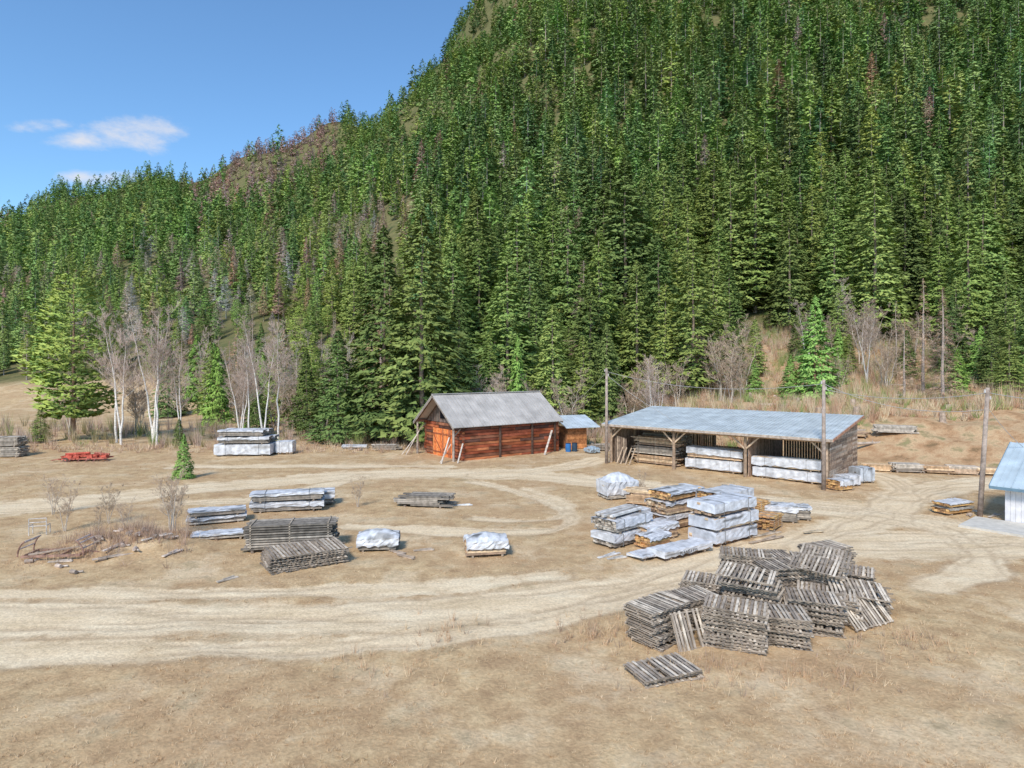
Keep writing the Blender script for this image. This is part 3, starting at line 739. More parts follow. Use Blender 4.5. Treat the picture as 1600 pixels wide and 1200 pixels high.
# ------------------------------------------------------------------ utility poles, wires
def upole(x, y, h, lean=(0, 0), label='weathered wooden utility pole in the yard'):
    e = thing('utility_pole', x, y, 0, label, 'pole', 'utility poles')
    m = MB(); m.cyl((0, 0, -.4), (lean[0], lean[1], h), .16, .11, 10, (.38, .3, .25)); part(e, 'pole', m, M_wood, True)
    for dx, z_ in ((-.16, h - .3), (.16, h - .7)):
        m = MB(); m.cyl((lean[0] * .97 + dx, lean[1], z_), (lean[0] * .97 + dx, lean[1], z_ + .2), .06, .05, 8, (.5, .47, .45)); part(e, 'insulator', m, M_plain)
    return Vector((x + lean[0], y + lean[1], h + gz(x, y) - .3))
t1 = upole(8.75, 59.2, 8.8); t2 = upole(22.55, 46.3, 8.0); t3 = upole(28.05, 38.4, 7.7, (.5, 0), 'leaning weathered wooden utility pole by the white building')
def wire(a, b_, sag, r=.018):
    m = MB(); prev = None
    for i in range(25):
        k = i / 24; p = a.lerp(b_, k); p.z -= sag * 4 * k * (1 - k)
        if prev is not None: m.cyl(prev, p, r, r, 4, (.4, .38, .36), cap=False)
        prev = p
    o = link('overhead_wire', m.mesh('overhead_wire', M_plain)); tag(o, 'thin overhead wire sagging between poles', 'wire', 'overhead wires')
wire(t1, t2, .9); wire(t2, t3 - Vector((0, 0, 1)), .8); wire(t2 - Vector((0, 0, .4)), t3, .5); wire(t1, barnw(5.8, -3.5, 4.2), .5)
wire(t3, Vector((48, 36, 7)), .8); wire(t3 - Vector((0, 0, .9)), Vector((31.5, 39.2, 3.9)), .2); wire(t1 - Vector((0, 0, .3)), Vector((14, 57, 4.4)), .2)

# ------------------------------------------------------------------ white building
wb = thing('white_outbuilding', 28.4, 36.9, math.radians(-50), 'white walled outbuilding with pale blue metal roof', 'building')
BL, BW = 9.0, 8.0
m = MB()
for i in range(36):
    m.box((BL * (i + .5) / 36, .1, 1.05), (BL / 36 - .012, .06, 2.1), var((.74, .70, .70), .03))
for i in range(32):
    y_ = BW * (i + .5) / 32; zt = 2.15 + 1.9 * (1 - abs(y_ - BW / 2) / (BW / 2))
    for xx in (0.03, BL - .03): m.box((xx, y_ + .1, zt / 2 - .05), (.06, BW / 32 - .012, zt - .1), var((.72, .69, .69), .03))
m.box((BL / 2, BW, 1.05), (BL, .06, 2.1), (.65, .63, .64)); part(wb, 'wall', m, M_plain)
m = MB(); n = 10
for i in range(n):
    a = -.6 + (BL + 1.2) * i / n; b_ = -.6 + (BL + 1.2) * (i + 1) / n
    slab(m, -.5, BW / 2 + .1, a, b_, 2.1, 4.25, .06, var((.46, .53, .57), .03), .3, (.44, .51, .55)); slab(m, BW + .7, BW / 2 + .1, a, b_, 2.1, 4.25, .06, (.46, .53, .57), .3, (.44, .51, .55))
part(wb, 'roof', m, M_roof)
m = MB(); m.beam((-.62, -.5, 2.02), (-.62, BW / 2 + .1, 4.17), .04, .18, (.16, .24, .30)); m.beam((-.62, BW + .7, 2.02), (-.62, BW / 2 + .1, 4.17), .04, .18, (.16, .24, .30)); m.beam((-.6, -.52, 2.0), (BL + .6, -.52, 2.0), .04, .16, (.16, .24, .3)); part(wb, 'trim', m, M_plain)
m = MB(); m.box((1.6, -1.6, .03), (6.0, 3.2, .14), (.60, .55, .48)); o = link('concrete_pad', m.mesh('concrete_pad', M_plain), (28.4, 36.9, .0), math.radians(-50)); o['kind'] = 'structure'

# ------------------------------------------------------------------ lumber
WHITE = (.62, .61, .62)
def lumber_mb(L, W, H, z0, cols, rows=None, ncol=None, jit=.06, stick=False):
    m = MB(); rows = rows or max(2, int(H / .1)); ncol = ncol or max(3, int(W / .18))
    for i in range(rows):
        off = R.uniform(-jit, jit)
        for j in range(ncol):
            ll = L * R.uniform(.93, 1.0)
            m.box((off + R.uniform(-jit, jit), -W / 2 + W * (j + .5) / ncol, z0 + H * (i + .5) / rows), (ll, W / ncol - .018, H / rows * (.62 if stick else .86)), var(R.choice(cols), .25), R.uniform(-.01, .01))
        if stick:
            for k in (-.42, 0, .42):
                m.box((L * k, 0, z0 + H * (i + .99) / rows), (.07, W * 1.02, H / rows * .36), var((.42, .34, .26), .2))
    return m
def wrap_mb(L, W, H, z0, drop, col, dark=0.0, ends=True, rag=.06, bulge=0.0):
    m = MB(); e = .03
    hz0 = z0 + H * (1 - drop)
    prof = []
    for k in range(5): prof.append((-W / 2 - e, hz0 + (z0 + H - hz0) * k / 4, 0))
    for k in range(1, 7): prof.append((-W / 2 - e + (W + 2 * e) * k / 7, z0 + H + e, 1))
    for k in range(5): prof.append((W / 2 + e, z0 + H - (z0 + H - hz0) * k / 4, 0))
    n = 14; rows = []; tw = R.uniform(-.02, .02); cr = .05 if bulge else 0
    for i in range(n + 1):
        x = -L / 2 - e + (L + 2 * e) * i / n; r_ = []
        for j, (y_, z_, tp) in enumerate(prof):
            dz = R.uniform(-.025, .02) + (bulge * math.sin(math.pi * i / n) * (1 - (2 * y_ / W) ** 2) + R.uniform(0, cr) if tp else 0) + tw * x
            if j in (0, len(prof) - 1): dz += R.uniform(-rag * .3, rag * 1.5)
            oy = R.uniform(-.004, .035 + cr) * (1 if y_ > 0 else -1) if not tp else R.uniform(-.01, .01)
            r_.append((x + R.uniform(-.012 - cr * .5, .012 + cr * .5), y_ + oy, z_ + dz))
        rows.append(r_)
    np_ = len(prof); vs_ = [p for r_ in rows for p in r_]
    fs_ = [(i * np_ + j, i * np_ + j + 1, (i + 1) * np_ + j + 1, (i + 1) * np_ + j) for i in range(n) for j in range(np_ - 1)]
    m.add(vs_, fs_, col)
    if ends:
        for i, fl in ((0, 0), (n, 1)):
            fc = [i * np_ + j for j in range(np_)]
            m.add([vs_[k] for k in fc], [tuple(range(np_)) if fl else tuple(range(np_ - 1, -1, -1))], var(col, .08))
    for k in range(len(m.c)): m.c[k] = var(m.c[k], .09)
    dark = max(dark, .12)
    for s_ in range(max(1, int(dark * 13))):
        j = R.randrange(np_); i0 = R.randrange(n); ln_ = R.randrange(2, 8); dc = R.choice([(.10, .098, .1), (.25, .24, .23), (.36, .34, .32)])
        for i in range(i0, min(n + 1, i0 + ln_)): m.c[i * np_ + j] = dc
    return m
BR = [(.60, .41, .25), (.5, .33, .2), (.38, .26, .18), (.68, .5, .32)]
GY = [(.40, .34, .28), (.49, .42, .345), (.3, .25, .205), (.56, .49, .41)]
DG = [(.27, .23, .19), (.34, .29, .24), (.42, .36, .295), (.19, .165, .14)]
OR = [(.68, .42, .18), (.6, .34, .15), (.44, .25, .13)]
def bundle(x, y, rot, L, W, H, label, z=0.0, drop=.95, cols=BR, dark=0.0, ends=True, wcol=WHITE, bulge=0.0, straps=True, stick=False, group='wrapped lumber bundles in the yard', tilt=(0, 0)):
    e = link('lumber_bundle', None, (x, y, gz(x, y) + z), math.radians(rot), tilt=tilt); e.empty_display_size = .4
    tag(e, label, 'lumber bundle', group)
    b0 = .1
    for k in (-.36, .36):
        m = MB(); m.box((L * k, 0, b0 / 2 - .01), (.1, W * .98, b0), var((.36, .28, .21), .2)); part(e, 'bearer', m, M_wood)
    part(e, 'lumber', lumber_mb(L * .985, W * .985, H - b0, b0, cols, stick=stick), M_wood)
    if drop > 0: part(e, 'wrap', wrap_mb(L, W, H - b0, b0, drop, wcol, dark, ends, bulge=bulge), M_wrap, False)
    if straps and drop > 0:
        for k in (-.3, .3):
            m = MB(); xx = L * k; yy = W / 2 + .065
            for a_, b_ in (((xx, -yy, b0), (xx, -yy, H + .05)), ((xx, -yy - .006, H + .055), (xx, yy + .006, H + .055)), ((xx, yy, b0), (xx, yy, H + .05))):
                m.beam(a_, b_, .03, .012, (.22, .22, .22))
            part(e, 'strap', m, M_plain)
    return e
def stack(x, y, rot, L, W, H, label, cols=GY, z=0, group='open stacks of weathered lumber', stick=True, jit=.1, rows=None):
    e = link('lumber_stack', None, (x, y, gz(x, y) + z), math.radians(rot)); tag(e, label, 'lumber stack', group)
    for k in (-.4, .4):
        m = MB(); m.box((L * k, 0, .05), (.12, W * 1.02, .12), var((.3, .23, .18), .2)); part(e, 'bearer', m, M_wood)
    part(e, 'lumber', lumber_mb(L, W, H - .1, .1, cols, rows=rows, stick=stick, jit=jit), M_wood)
    return e
wl = 'white wrapped lumber bundle standing on the dirt'
bundle(-14.0, 40.0, 15, 4.3, 1.3, .6, 'white and black wrapped lumber bundle at the bottom', drop=.6, dark=.6, cols=DG, ends=False)
bundle(-14.0, 40.0, 15, 4.3, 1.3, .55, 'white and black wrapped lumber bundle stacked on another', z=.62, drop=.35, dark=.7, cols=DG, ends=False)
bundle(-13.7, 41.5, 15, 4.2, 1.2, .9, wl, drop=.6, dark=.6, cols=DG)
bundle(-17.0, 36.9, 23, 3.1, 1.1, .42, 'low grey lumber bundle with torn white cover', drop=.4, dark=.9, cols=GY, ends=False)
bundle(-17.0, 36.9, 23, 3.0, 1.1, .36, 'low grey lumber bundle with torn white cover', z=.44, drop=.2, dark=.9, cols=GY, ends=False, straps=False)
bundle(-15.2, 33.4, 20, 2.7, 1.0, .32, 'flat grey lumber bundle lying in dry grass', drop=.2, dark=.9, cols=GY, ends=False, straps=False)
stack(-10.9, 31.7, 10, 4.3, 1.4, 1.3, 'dark weathered lumber stacked in spaced layers', DG, rows=10)
for i, (dx, dy) in enumerate([(0, 0), (0, 1.6)]):
    bundle(-27 + dx, 64.6 + dy, 4, 5.4, 1.4, 1.15, 'large white wrapped lumber bundle under another', cols=GY)
    bundle(-26.9 + dx, 64.6 + dy, 4, 5.0, 1.35, .7, 'white wrapped lumber bundle with black streaks on top', z=1.2, dark=.7, drop=.5, cols=DG, ends=False)
    bundle(-27.2 + dx, 64.6 + dy, 4, 4.4, 1.3, .6, 'white wrapped lumber bundle with black streaks on top', z=1.95, dark=.8, drop=.3, cols=DG, ends=False)
bundle(-23.3, 66, 4, 1.6, 1.4, 1.3, wl)
bundle(-6.6, 31.7, 6, 1.95, 1.25, .68, 'sagging white bundle with black torn cover', dark=1.2, drop=.75, bulge=.24, cols=DG, ends=False, straps=False)
bundle(-1.25, 30.7, 10, 1.95, 1.25, .74, 'white capped bundle of brown short lumber', drop=.6, ends=False, bulge=.2, cols=BR, dark=.5, straps=False)
stack(-5.6, 41.3, -8, 2.9, 1.4, .75, 'messy dark weathered lumber pile', DG, jit=.35, stick=False, rows=6)
bundle(7.2, 43.8, 20, 2.3, 1.5, 1.2, 'rounded white tarped lumber bundle', bulge=.5, straps=False, cols=GY, drop=.8)
stack(9.0, 41.6, -25, 2.4, 1.3, 1.0, 'brown rough lumber pile between white bundles', BR, jit=.25, stick=False)
stack(10.5, 39.6, 37, 3.0, 1.3, 1.1, 'brown rough lumber pile between white bundles', BR, jit=.25)
bundle(9.2, 36.2, 37, 3.2, 1.5, .8, 'brown lumber bundle with white top cover', drop=.35, cols=BR, ends=False)
bundle(9.2, 36.2, 34, 3.1, 1.5, .75, 'brown lumber bundle with white top cover', z=.82, drop=.3, cols=BR, ends=False, straps=False)
bundle(9.3, 36.2, 40, 3.1, 1.5, .5, 'brown lumber bundle with white top cover', z=1.6, drop=.4, cols=OR, ends=False, dark=.4, straps=False)
for k in range(3):
    bundle(11.0 + R.uniform(-.09, .09), 33.4 + R.uniform(-.05, .05), 37 + R.uniform(-2.5, 2.5), 3.5, 1.6, .68, 'tall tier of clean white wrapped lumber', z=.72 * k, wcol=(.63, .63, .66), drop=(.95, .9, .8)[k], dark=.15)
for k in range(3):
    bundle(12.0 + R.uniform(-.1, .1), 36.0, 37 + R.uniform(-3, 3), 3.3, 1.5, .66, 'white wrapped lumber stacked three high', z=.70 * k, cols=OR, ends=False, dark=.2)
for k in range(2):
    bundle(5.67, 32.84 + k * .08, 40 + k * 3, 3.0, 1.5, .66, 'white wrapped lumber stacked two high', z=.7 * k, dark=.4, cols=GY, ends=k == 0, drop=.75)
stack(5.5, 32.9, 46, 2.9, 1.1, .22, 'loose white grey boards on a wrapped bundle', [(.66, .62, .58), (.56, .52, .48), (.4, .36, .32)], z=1.42, rows=1, stick=False, jit=.2)
bundle(6.2, 34.9, 42, 2.6, 1.3, 1.15, 'grey lumber bundle with white cover', drop=.3, cols=GY, dark=.6, straps=False)
bundle(7.4, 33.3, 33, 2.3, 1.2, .8, 'brown lumber with torn white cover', drop=.4, cols=BR, ends=False, dark=.5, straps=False)
bundle(7.0, 31.9, 38, 1.6, 1.0, .62, 'short low bundle of brown lumber half wrapped', drop=.4, cols=OR, ends=False, dark=.3, straps=False)
wbn = bundle(8.1, 30.75, 34, 3.3, 1.0, .40, 'low white bundle with black lettering on its side', cols=BR, straps=False)
bundle(6.4, 30.2, 34, 1.7, .9, .22, 'flat white wrapped packet on the ground', cols=GY, straps=False, dark=.3)
tcu = bpy.data.curves.new('lettering', 'FONT'); tcu.body = 'PLANEATES'; tcu.size = .24; tcu.extrude = .002
tob = bpy.data.objects.new('tmp', tcu); COL.objects.link(tob); bpy.context.view_layer.update()
tme = bpy.data.meshes.new_from_object(tob); bpy.data.objects.remove(tob)
tmb = bpy.data.materials.new('black_ink'); tmb.use_nodes = True; tmb.node_tree.nodes['Principled BSDF'].inputs['Base Color'].default_value = (.08, .08, .09, 1)
tme.materials.clear(); tme.materials.append(tmb)
lt = bpy.data.objects.new('lettering', tme); COL.objects.link(lt); lt.parent = wbn; lt.location = (-.7, -.58, .15); lt.rotation_euler = (math.pi / 2, 0, 0)
stack(13.9, 37.2, 37, 2.0, 1.3, 1.2, 'orange brown short lumber stack', OR, jit=.15)
stack(14.3, 35.6, 50, 1.5, 1.0, .8, 'orange brown short lumber stack', OR, jit=.2)
bundle(15.6, 37.4, -12, 1.8, 1.3, .95, 'dark lumber bundle with ragged white cover', drop=.4, dark=.9, cols=DG, straps=False)
bundle(16.9, 37.9, -12, 1.3, 1.1, .8, 'dark lumber bundle with ragged white cover', drop=.3, dark=.9, cols=DG, straps=False)
stack(13.0, 41.2, 10, 3.2, 1.2, .7, 'brown rough lumber pile behind white bundles', BR, jit=.25, stick=False)
def inshed(t_, w_, L_, W_, H_, lab, z=0, **k):
    x_, y_ = SP(t_, w_); return bundle(x_, y_, math.degrees(srot), L_, W_, H_, lab, z=z, group='lumber stored under the shed', **k)
inshed(9.5, 1.5, 4.9, 1.3, .95, 'long white wrapped bundle under the shed roof', cols=BR)
inshed(9.6, 1.5, 4.9, 1.3, .9, 'long white wrapped bundle under the shed roof', z=1.0, cols=BR, drop=.7, ends=False)
inshed(15.7, 1.0, 5.2, 1.3, .85, 'long white wrapped bundle in the end bay', cols=BR)
inshed(15.6, 1.0, 5.2, 1.3, .8, 'long white wrapped bundle in the end bay', z=.9, cols=BR)
inshed(15.7, 3.6, 5.0, 1.3, 1.2, 'grey wrapped bundle deep in the shed', cols=GY)
inshed(9.6, 4.4, 4.6, 1.3, 1.6, 'brown lumber bundle deep in the shed', cols=BR, drop=.2)
for zz, cc in ((0, BR), (.85, GY), (1.65, BR)):
    x_, y_ = SP(3.9, 1.9); stack(x_, y_, math.degrees(srot), 4.3, 1.4, .8, 'spaced brown boards stacked in the shed', cc, z=zz, group='lumber stored under the shed', jit=.25)
x_, y_ = SP(3.6, 4.2); stack(x_, y_, math.degrees(srot), 4.6, 1.5, 2.6, 'spaced brown boards stacked in the shed', GY, group='lumber stored under the shed')
for t_ in (1.3, 1.8, 2.2, .9):
    m = MB(); x_, y_ = SP(t_, -.5); x2, y2 = SP(t_ + .3, .1); m.beam((x_, y_, 0), (x2, y2, 1.5), .14, .04, (.54, .4, .28)); o = link('leaning_board', m.mesh('leaning_board', M_wood)); tag(o, 'brown board leaning by the shed post', 'board', 'boards leaning on the shed')
bundle(23.9, 46.6, 25, 1.6, 1.2, .75, 'small white bundle beside the shed corner', cols=OR, ends=False, drop=.6, dark=.3)
bundle(25.2, 48.2, 20, 1.5, 1.1, .8, 'small white bundle beside the shed corner', cols=GY)
bundle(27.1, 49.6, 10, 1.2, 1.2, 1.15, 'grey square wrapped bundle beside the shed', cols=GY, wcol=(.5, .52, .55))
bundle(27.1, 39.4, 22, 2.2, 1.1, .38, 'low bundle of yellow lumber with dark cover', cols=OR, drop=.3, wcol=(.36, .34, .31), ends=False, straps=False)
bundle(27.1, 39.4, 22, 2.2, 1.1, .3, 'low bundle of yellow lumber with pale cover', z=.4, cols=OR, drop=.3, ends=False, straps=False)
def rowline(pts_, n, lab):
    for i in range(n):
        k = (i + .5) / n; x = pts_[0][0] + (pts_[1][0] - pts_[0][0]) * k; y = pts_[0][1] + (pts_[1][1] - pts_[0][1]) * k + R.uniform(-.25, .25)
        ang = math.degrees(math.atan2(pts_[1][1] - pts_[0][1], pts_[1][0] - pts_[0][0])) + R.uniform(-5, 5)
        ln = math.hypot(pts_[1][0] - pts_[0][0], pts_[1][1] - pts_[0][1]) / n * R.uniform(.98, 1.1)
        stack(x, y, ang, ln, R.uniform(.8, 1.2), R.uniform(.45, .9), lab, R.choice([BR, GY, BR, [(.5, .36, .25), (.42, .3, .22), (.6, .5, .4)]]), stick=False, jit=.2, group='lumber rows along the bank')
rowline([(30.5, 55.2), (44.5, 51.5)], 7, 'low row of brown boards along the foot of the bank')
rowline([(27.5, 70), (35.5, 64.0)], 5, 'low row of brown boards along the foot of the bank')
rowline([(36, 63.6), (39, 62.3)], 1, 'short stack of boards on the bank')
stack(-50.6, 64, 5, 3.6, 1.6, 1.0, 'grey weathered lumber stack by the meadow', GY)
stack(-50.7, 64, 5, 3.4, 1.6, 1.0, 'grey weathered lumber stack by the meadow', GY, z=1.0)
stack(-13.5, 68.5, 3, 2.6, 1.1, .6, 'low grey lumber pile in dry weeds', GY, jit=.3)
bundle(-17.2, 70, 8, 2.6, 1.3, .35, 'flat pale lumber pile in dry weeds', cols=GY, drop=.6, dark=.2, straps=False)
stack(9.5, 68.5, 10, 2.0, 1.2, .7, 'grey scrap lumber beside the lean-to', GY, jit=.3)
bundle(8.3, 66.5, 30, 1.2, 1.0, .5, 'small blue grey covered scrap pile', cols=GY, wcol=(.35, .42, .48), bulge=.2, straps=False)

# ------------------------------------------------------------------ pallets
def pallet_mesh(L_, W_, seed, ns=9):
    m = MB(); g = random.Random(seed)
    for k in (-.46, 0, .46): m.box((0, W_ * k, .04), (L_, .04, .05), var((.32, .26, .205), .2))
    for i in range(ns):
        if g.random() < .07: continue
        m.box((-L_ / 2 + L_ * (i + .5) / ns + g.uniform(-.02, .02), g.uniform(-.03, .03), .073), (L_ / ns * .56, W_ * g.uniform(.94, 1.05), .014), var(g.choice([(.48, .395, .31), (.39, .315, .25), (.56, .47, .375), (.31, .25, .2)]), .2), g.uniform(-.03, .03))
    for i in range(0, ns, 2):
        m.box((-L_ / 2 + L_ * (i + .5) / ns, 0, .007), (L_ / ns * .5, W_, .014), var((.34, .275, .215), .2))
    return m.mesh('pallet_mesh', M_wood)
PM = [pallet_mesh(1.95, 1.2, s, 14) for s in range(6)]
PB = [pallet_mesh(3.5, 2.1, 50 + s, 20) for s in range(3)]
pl = 'weathered grey slatted wooden pallet stacked with others'
def pallets(x, y, rot, n, z=0, tilt=(0, 0), jit=.07, meshes=PM, lab=pl, step=.088, group='stacked weathered pallets', slump=.012):
    zz = gz(x, y) + z
    ax = Matrix.Rotation(math.radians(rot), 3, 'Z') @ Matrix.Rotation(tilt[1], 3, 'Y') @ Matrix.Rotation(tilt[0], 3, 'X')
    up = ax @ Vector((0, 0, 1)); dr = R.uniform(-slump, slump), R.uniform(-slump, slump)
    for i in range(n):
        p = Vector((x + dr[0] * i, y + dr[1] * i, zz)) + up * (step * i)
        o = bpy.data.objects.new('wooden_pallet', R.choice(meshes)); COL.objects.link(o)
        o.location = (p.x + R.uniform(-jit, jit), p.y + R.uniform(-jit, jit), p.z)
        o.rotation_euler = (tilt[0] + R.uniform(-.015, .015), tilt[1] + R.uniform(-.015, .015), math.radians(rot) + R.uniform(-.09, .09))
        tag(o, lab, 'pallet', group)
pallets(-9.5, 29.3, 31, 8, meshes=PB, jit=.06, lab='large weathered slatted rack stacked in dry grass')
pallets(4.95, 21.2, 38, 13, tilt=(.02, 0))
pallets(6.1, 22.3, 30, 12, jit=.09)
pallets(7.2, 20.7, -24, 14, jit=.09, tilt=(.02, .02))
pallets(8.7, 21.0, -14, 12, tilt=(.02, .04), jit=.1)
pallets(7.3, 24.0, -25, 12, tilt=(0, .03))
pallets(8.7, 22.9, -30, 16, tilt=(.03, .03), jit=.1)
pallets(9.2, 25.5, -20, 18, jit=.08)
pallets(10.3, 24.6, 12, 17, tilt=(.03, 0), jit=.09)
pallets(10.2, 22.1, -18, 13, tilt=(.04, .04), jit=.12)
pallets(11.4, 22.9, -26, 11, tilt=(.07, .05), jit=.13, slump=.02)
pallets(11.7, 24.6, -32, 15, tilt=(.12, .04), jit=.09, z=.03)
pallets(12.3, 26.3, -10, 14)
pallets(13.4, 27.4, 20, 15, jit=.08)
pallets(13.2, 25.4, -28, 12, tilt=(.05, .03), jit=.1)
pallets(12.9, 23.9, -20, 8, tilt=(.06, .0), jit=.14)
pallets(10.8, 26.8, 5, 13, jit=.1)
pallets(4.4, 18.7, 20, 3, lab='low slatted pallets lying in dry weeds')
for (x, y, z, rt, tx, ty) in [(6.05, 20.7, .5, 20, 1.1, 0), (12.3, 22.4, .42, 25, .75, 0), (12.5, 23.2, .9, -12, .25, .1), (11.5, 24.0, 1.5, -35, .2, .08), (8.4, 22.9, 1.55, -30, .12, .05), (12.1, 24.6, 1.65, -35, .3, .05)]:
    o = bpy.data.objects.new('wooden_pallet', R.choice(PM)); COL.objects.link(o); o.location = (x, y, z); o.rotation_euler = (tx, ty, math.radians(rt))
    tag(o, 'grey slatted pallet tilted against the pallet pile', 'pallet', 'stacked weathered pallets')

# ------------------------------------------------------------------ red implement
im = thing('farm_implement', -40.4, 60.8, math.radians(6), 'faded red rusty farm machine parked in the grass', 'farm machine')
REDP = (.58, .13, .09)
m = MB()
for k in range(7):
    m.box((-1.75 + .55 * k, R.uniform(-.12, .12), .42 + R.uniform(-.04, .1)), (.5, R.uniform(.8, 1.2), R.uniform(.2, .38)), var(REDP, .25), rot=R.uniform(-.2, .2), jit=.06, tilt=(R.uniform(-.15, .15), R.uniform(-.25, .25)))
m.cyl((-1.7, -.3, .68), (.4, -.2, .78), .12, .1, 8, var(REDP, .2)); m.cyl((.6, .2, .7), (1.9, .3, .52), .1, .13, 8, (.4, .14, .1)); m.cyl((1.3, -.1, .5), (1.35, -.1, .95), .04, .03, 6, (.35, .2, .15))
part(im, 'body', m, M_rust)
m = MB()
for sg in (-.6, .6): m.beam((-2.2, sg, .24), (2.1, sg, .28), .1, .12, (.46, .14, .1))
for xx in (-2.0, -.7, .6, 1.9): m.beam((xx, -.75, .27), (xx, .75, .27), .1, .1, (.42, .13, .1))
for xx in (-1.6, -1.0, -.2, .5, 1.2): m.cyl((xx, -.75, .27), (xx - .15, -1.0, .02), .035, .03, 5, (.35, .15, .12))
m.beam((-2.2, -.5, .27), (-3.0, -.2, .1), .08, .08, (.4, .16, .12)); part(im, 'frame', m, M_rust)
for sg in (-.85, .85):
    m = MB(); m.cyl((-1.4, sg - .05, .2), (-1.4, sg + .05, .2), .2, .2, 16, (.14, .1, .08)); m.cyl((-1.4, sg - .065, .2), (-1.4, sg + .065, .2), .09, .09, 12, (.4, .14, .1)); part(im, 'wheel', m, M_rust)
tf_ = thing('trailer_frame', -21.2, 29.9, math.radians(4), 'rusty bent scrap trailer frame lying in dry grass', 'scrap frame')
RU = (.32, .19, .145)
m = MB()
for sg in (-.55, .55): m.beam((-1.3, sg, .12), (1.3, sg, .16), .08, .1, var(RU, .2))
for xx in (-1.2, -.4, .4, 1.2): m.beam((xx, -.55, .15), (xx, .55, .15), .07, .08, var(RU, .2))
m.beam((-1.0, -.5, .2), (1.0, .4, .34), .12, .06, (.46, .35, .27)); m.beam((1.3, .0, .22), (1.9, 0, .1), .08, .08, RU); part(tf_, 'frame', m, M_rust)
for xx, sg in ((-1.3, -1), (1.3, 1)):
    m = MB()
    for yy in (-.55, .55):
        pr_ = None
        for k in range(7):
            a = k / 6 * 1.5; p = (xx - sg * .35 * (1 - math.cos(a)) + sg * .15, yy, .12 + .7 * math.sin(a) * (.8 + .2 * k / 6))
            if pr_: m.cyl(pr_, p, .035, .035, 6, var(RU, .2))
            pr_ = p
    for k in (2, 4, 6):
        a = k / 6 * 1.5; q0 = xx - sg * .35 * (1 - math.cos(a)) + sg * .15; m.cyl((q0, -.55, .12 + .7 * math.sin(a)), (q0, .55, .12 + .7 * math.sin(a)), .03, .03, 6, (.55, .46, .43))
    part(tf_, 'hoop', m, M_rust)
rk = MB()
for x_ in (-.4, .4):
    rk.cyl((x_, 0, 0), (x_, 0, .9), .025, .025, 6, (.55, .5, .46)); rk.cyl((x_, .5, 0), (x_, .5, .5), .025, .025, 6, (.55, .5, .46)); rk.cyl((x_, 0, .5), (x_, .5, .5), .025, .025, 6, (.55, .5, .46))
for z_ in (.5, .7, .9): rk.cyl((-.4, 0, z_), (.4, 0, z_), .025, .025, 6, (.55, .5, .46))
o = link('metal_rack', rk.mesh('metal_rack', M_rust), (-25.2, 34, gz(-25.2, 34)), .3); tag(o, 'small pale metal rack standing in weeds', 'rack')
for i, (x, y, c_) in enumerate([(5.9, 67.2, (.05, .18, .45)), (6.6, 67.5, (.05, .08, .12))]):
    e = thing('barrel', x, y, 0, 'blue plastic barrel beside the lean-to' if i == 0 else 'dark barrel beside the lean-to', 'barrel')
    m = MB(); m.cyl((0, 0, 0), (0, 0, .44), .27, .3, 16, c_, cap=True); m.cyl((0, 0, .44), (0, 0, .88), .3, .27, 16, c_); part(e, 'drum', m, M_plain, False)
    m = MB(); m.cyl((0, 0, .88), (0, 0, .91), .285, .285, 16, (.05, .05, .06)); part(e, 'lid', m, M_plain)
for (x, y, r_, l_, c_) in [(-3.2, 41.3, 5, 1.3, (.7, .68, .65)), (-5.6, 30.9, -45, 1.4, (.45, .35, .27)), (-5.0, 30.1, -38, 1.1, (.4, .3, .22)), (-4.3, 31.2, 10, 1.0, (.45, .36, .28)), (-17.3, 31.2, 60, 1.5, (.6, .52, .44)), (-16, 30.2, 75, 1.2, (.58, .48, .4)), (-18.4, 29.5, 40, 1.6, (.5, .4, .32)), (13.2, 33.2, 30, 2.6, (.42, .32, .24)), (13.6, 34.2, 28, 2.2, (.5, .4, .3)), (4.6, 30.3, 35, 1.4, (.6, .56, .52)), (4.9, 29.9, 20, 1.0, (.55, .5, .44)), (28.9, 38.3, 30, 1.4, (.5, .42, .35)), (28.3, 39.6, -30, 1.2, (.6, .54, .48)), (16.3, 34.6, 12, 1.2, (.5, .4, .28)), (11.5, 29.6, 30, 1.0, (.5, .4, .3)), (-19.6, 33.8, 12, 1.3, (.55, .46, .36)), (-12, 27, 50, .9, (.5, .42, .34)), (-22, 30.6, 25, 1.5, (.5, .4, .32)), (-20.2, 30.8, -35, 1.3, (.45, .36, .28)), (-18.8, 30.3, 80, 1.4, (.6, .5, .42)), (-20.6, 29.2, 10, 1.0, (.55, .46, .38))]:
    m = MB(); m.box((0, 0, .04), (l_, .16, .045), c_); m.box((l_ * .1, .1, .07), (l_ * .6, .1, .03), var(c_, .2), .2)
    o = link('loose_board', m.mesh('loose_board', M_wood), (x, y, gz(x, y)), math.radians(r_)); tag(o, 'loose weathered board lying on the dirt', 'board', 'loose boards on the ground')
for i in range(46):
    x, y = R.choice([(-18, 31), (28.5, 38.6), (10.5, 68.5), (-16, 70), (-20.5, 30), (8, 35), (13, 38), (-18.5, 31.5)]); x += R.gauss(0, 1.1); y += R.gauss(0, .9)
    m = MB(); m.cyl((-.15, 0, .08), (.18, .05, .1), .1, .08, 7, var((.42, .33, .27), .4)); m.cyl((.0, .1, .05), (.25, .3, .08), .05, .04, 6, var((.54, .45, .38), .3))
    o = link('wood_scrap', m.mesh('wood_scrap', M_wood), (x, y, gz(x, y)), R.uniform(0, 6)); tag(o, 'short scrap of wood on the ground', 'scrap', 'wood scraps')

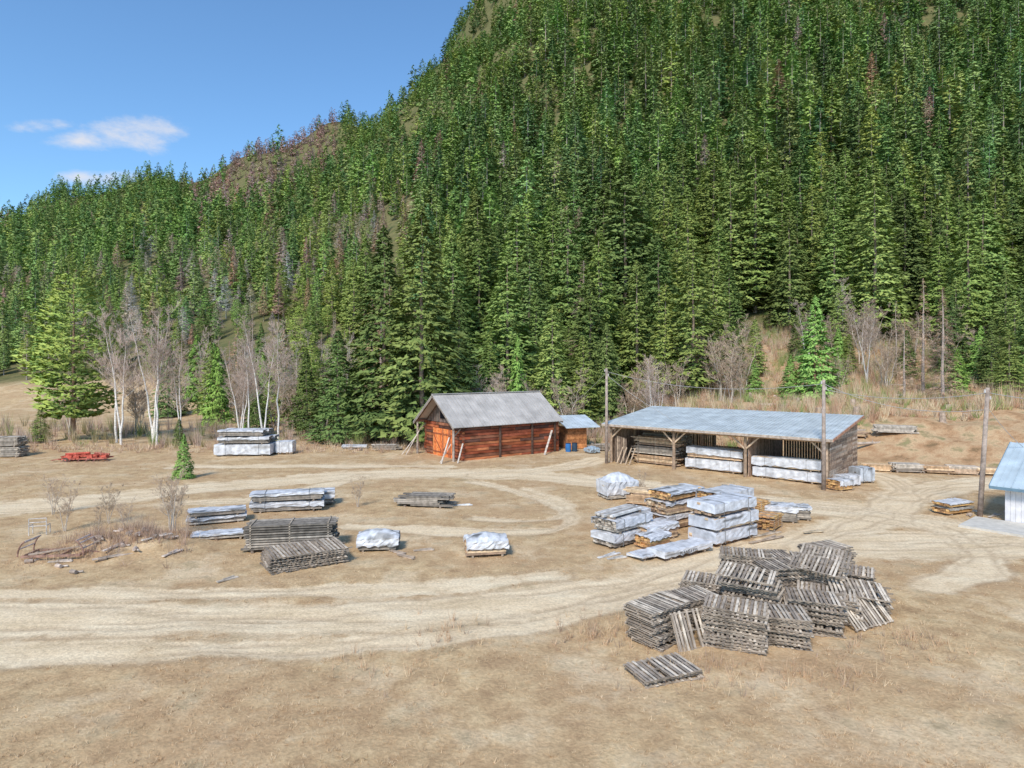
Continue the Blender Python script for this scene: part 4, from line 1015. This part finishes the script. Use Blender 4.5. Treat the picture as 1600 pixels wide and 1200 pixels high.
# ------------------------------------------------------------------ light, sky, camera
el, az = math.radians(44), math.radians(200)
sun = bpy.data.lights.new('sun', 'SUN'); sun.energy = 3.5; sun.angle = math.radians(12); sun.color = (1, .945, .85)
so = bpy.data.objects.new('sun', sun); COL.objects.link(so)
dirv = Vector((math.sin(az) * math.cos(el), math.cos(az) * math.cos(el), math.sin(el)))
so.rotation_euler = dirv.to_track_quat('Z', 'Y').to_euler(); so.location = (0, -20, 60)
w = bpy.data.worlds.new('World'); scene.world = w; w.use_nodes = True
nt = w.node_tree; N = nt.nodes; Lk = nt.links; bg = N['Background']
sky = N.new('ShaderNodeTexSky'); sky.sky_type = 'NISHITA'; sky.sun_disc = False; sky.sun_elevation = el; sky.sun_rotation = az
sky.air_density = 1.0; sky.dust_density = .5; sky.ozone_density = 1.5
bg.inputs['Strength'].default_value = .15
tc = N.new('ShaderNodeTexCoord'); sx = N.new('ShaderNodeSeparateXYZ'); Lk.new(tc.outputs['Generated'], sx.inputs[0])
px = mth('DIVIDE', sx.outputs[0], mth('MAXIMUM', sx.outputs[1], .01)); pz = mth('DIVIDE', sx.outputs[2], mth('MAXIMUM', sx.outputs[1], .01))
nz = N.new('ShaderNodeTexNoise'); nz.inputs['Scale'].default_value = 16; nz.inputs['Detail'].default_value = 6; nz.inputs['Roughness'].default_value = .62
mpn = N.new('ShaderNodeMapping'); mpn.inputs['Scale'].default_value = (1, 1, 2.2); Lk.new(tc.outputs['Generated'], mpn.inputs[0]); Lk.new(mpn.outputs[0], nz.inputs['Vector'])
tot = None
for cx0, cz0, rx, rz in [(-.60, .363, .085, .026), (-.66, .352, .06, .02), (-.735, .377, .05, .012), (-.64, .292, .06, .016)]:
    a = mth('DIVIDE', mth('SUBTRACT', px, cx0), rx); b_ = mth('DIVIDE', mth('SUBTRACT', pz, cz0), rz)
    d = mth('SUBTRACT', 1.0, mth('ADD', mth('MULTIPLY', a, a), mth('MULTIPLY', b_, b_)))
    d = mth('MAXIMUM', d, -2.0)
    tot = d if tot is None else mth('MAXIMUM', tot, d)
tot = mth('ADD', tot, mth('MULTIPLY', mth('SUBTRACT', nz.outputs[0], .5), 5.0))
mr = N.new('ShaderNodeMapRange'); mr.interpolation_type = 'SMOOTHSTEP'; mr.inputs[1].default_value = -.4; mr.inputs[2].default_value = 2.0; Lk.new(tot, mr.inputs[0])
skt = mix(1.0, sky.outputs[0], (.90, 1.22, 1.42), 'MULTIPLY')
mxc = mix(mth('MULTIPLY', mr.outputs[0], .85), skt, (5.8, 5.6, 5.6))
Lk.new(mxc, bg.inputs['Color'])
cam = bpy.data.cameras.new('camera'); cam.lens = 22.5; cam.sensor_width = 36; cam.shift_y = -28 / 1600
cam.clip_end = 8000; cam.clip_start = .1
co = bpy.data.objects.new('camera', cam); COL.objects.link(co); co.location = (0, 0, 9); co.rotation_euler = (math.pi / 2, 0, 0)
scene.camera = co
scene.view_settings.view_transform = 'Standard'; scene.view_settings.look = 'None'; scene.view_settings.exposure = 0
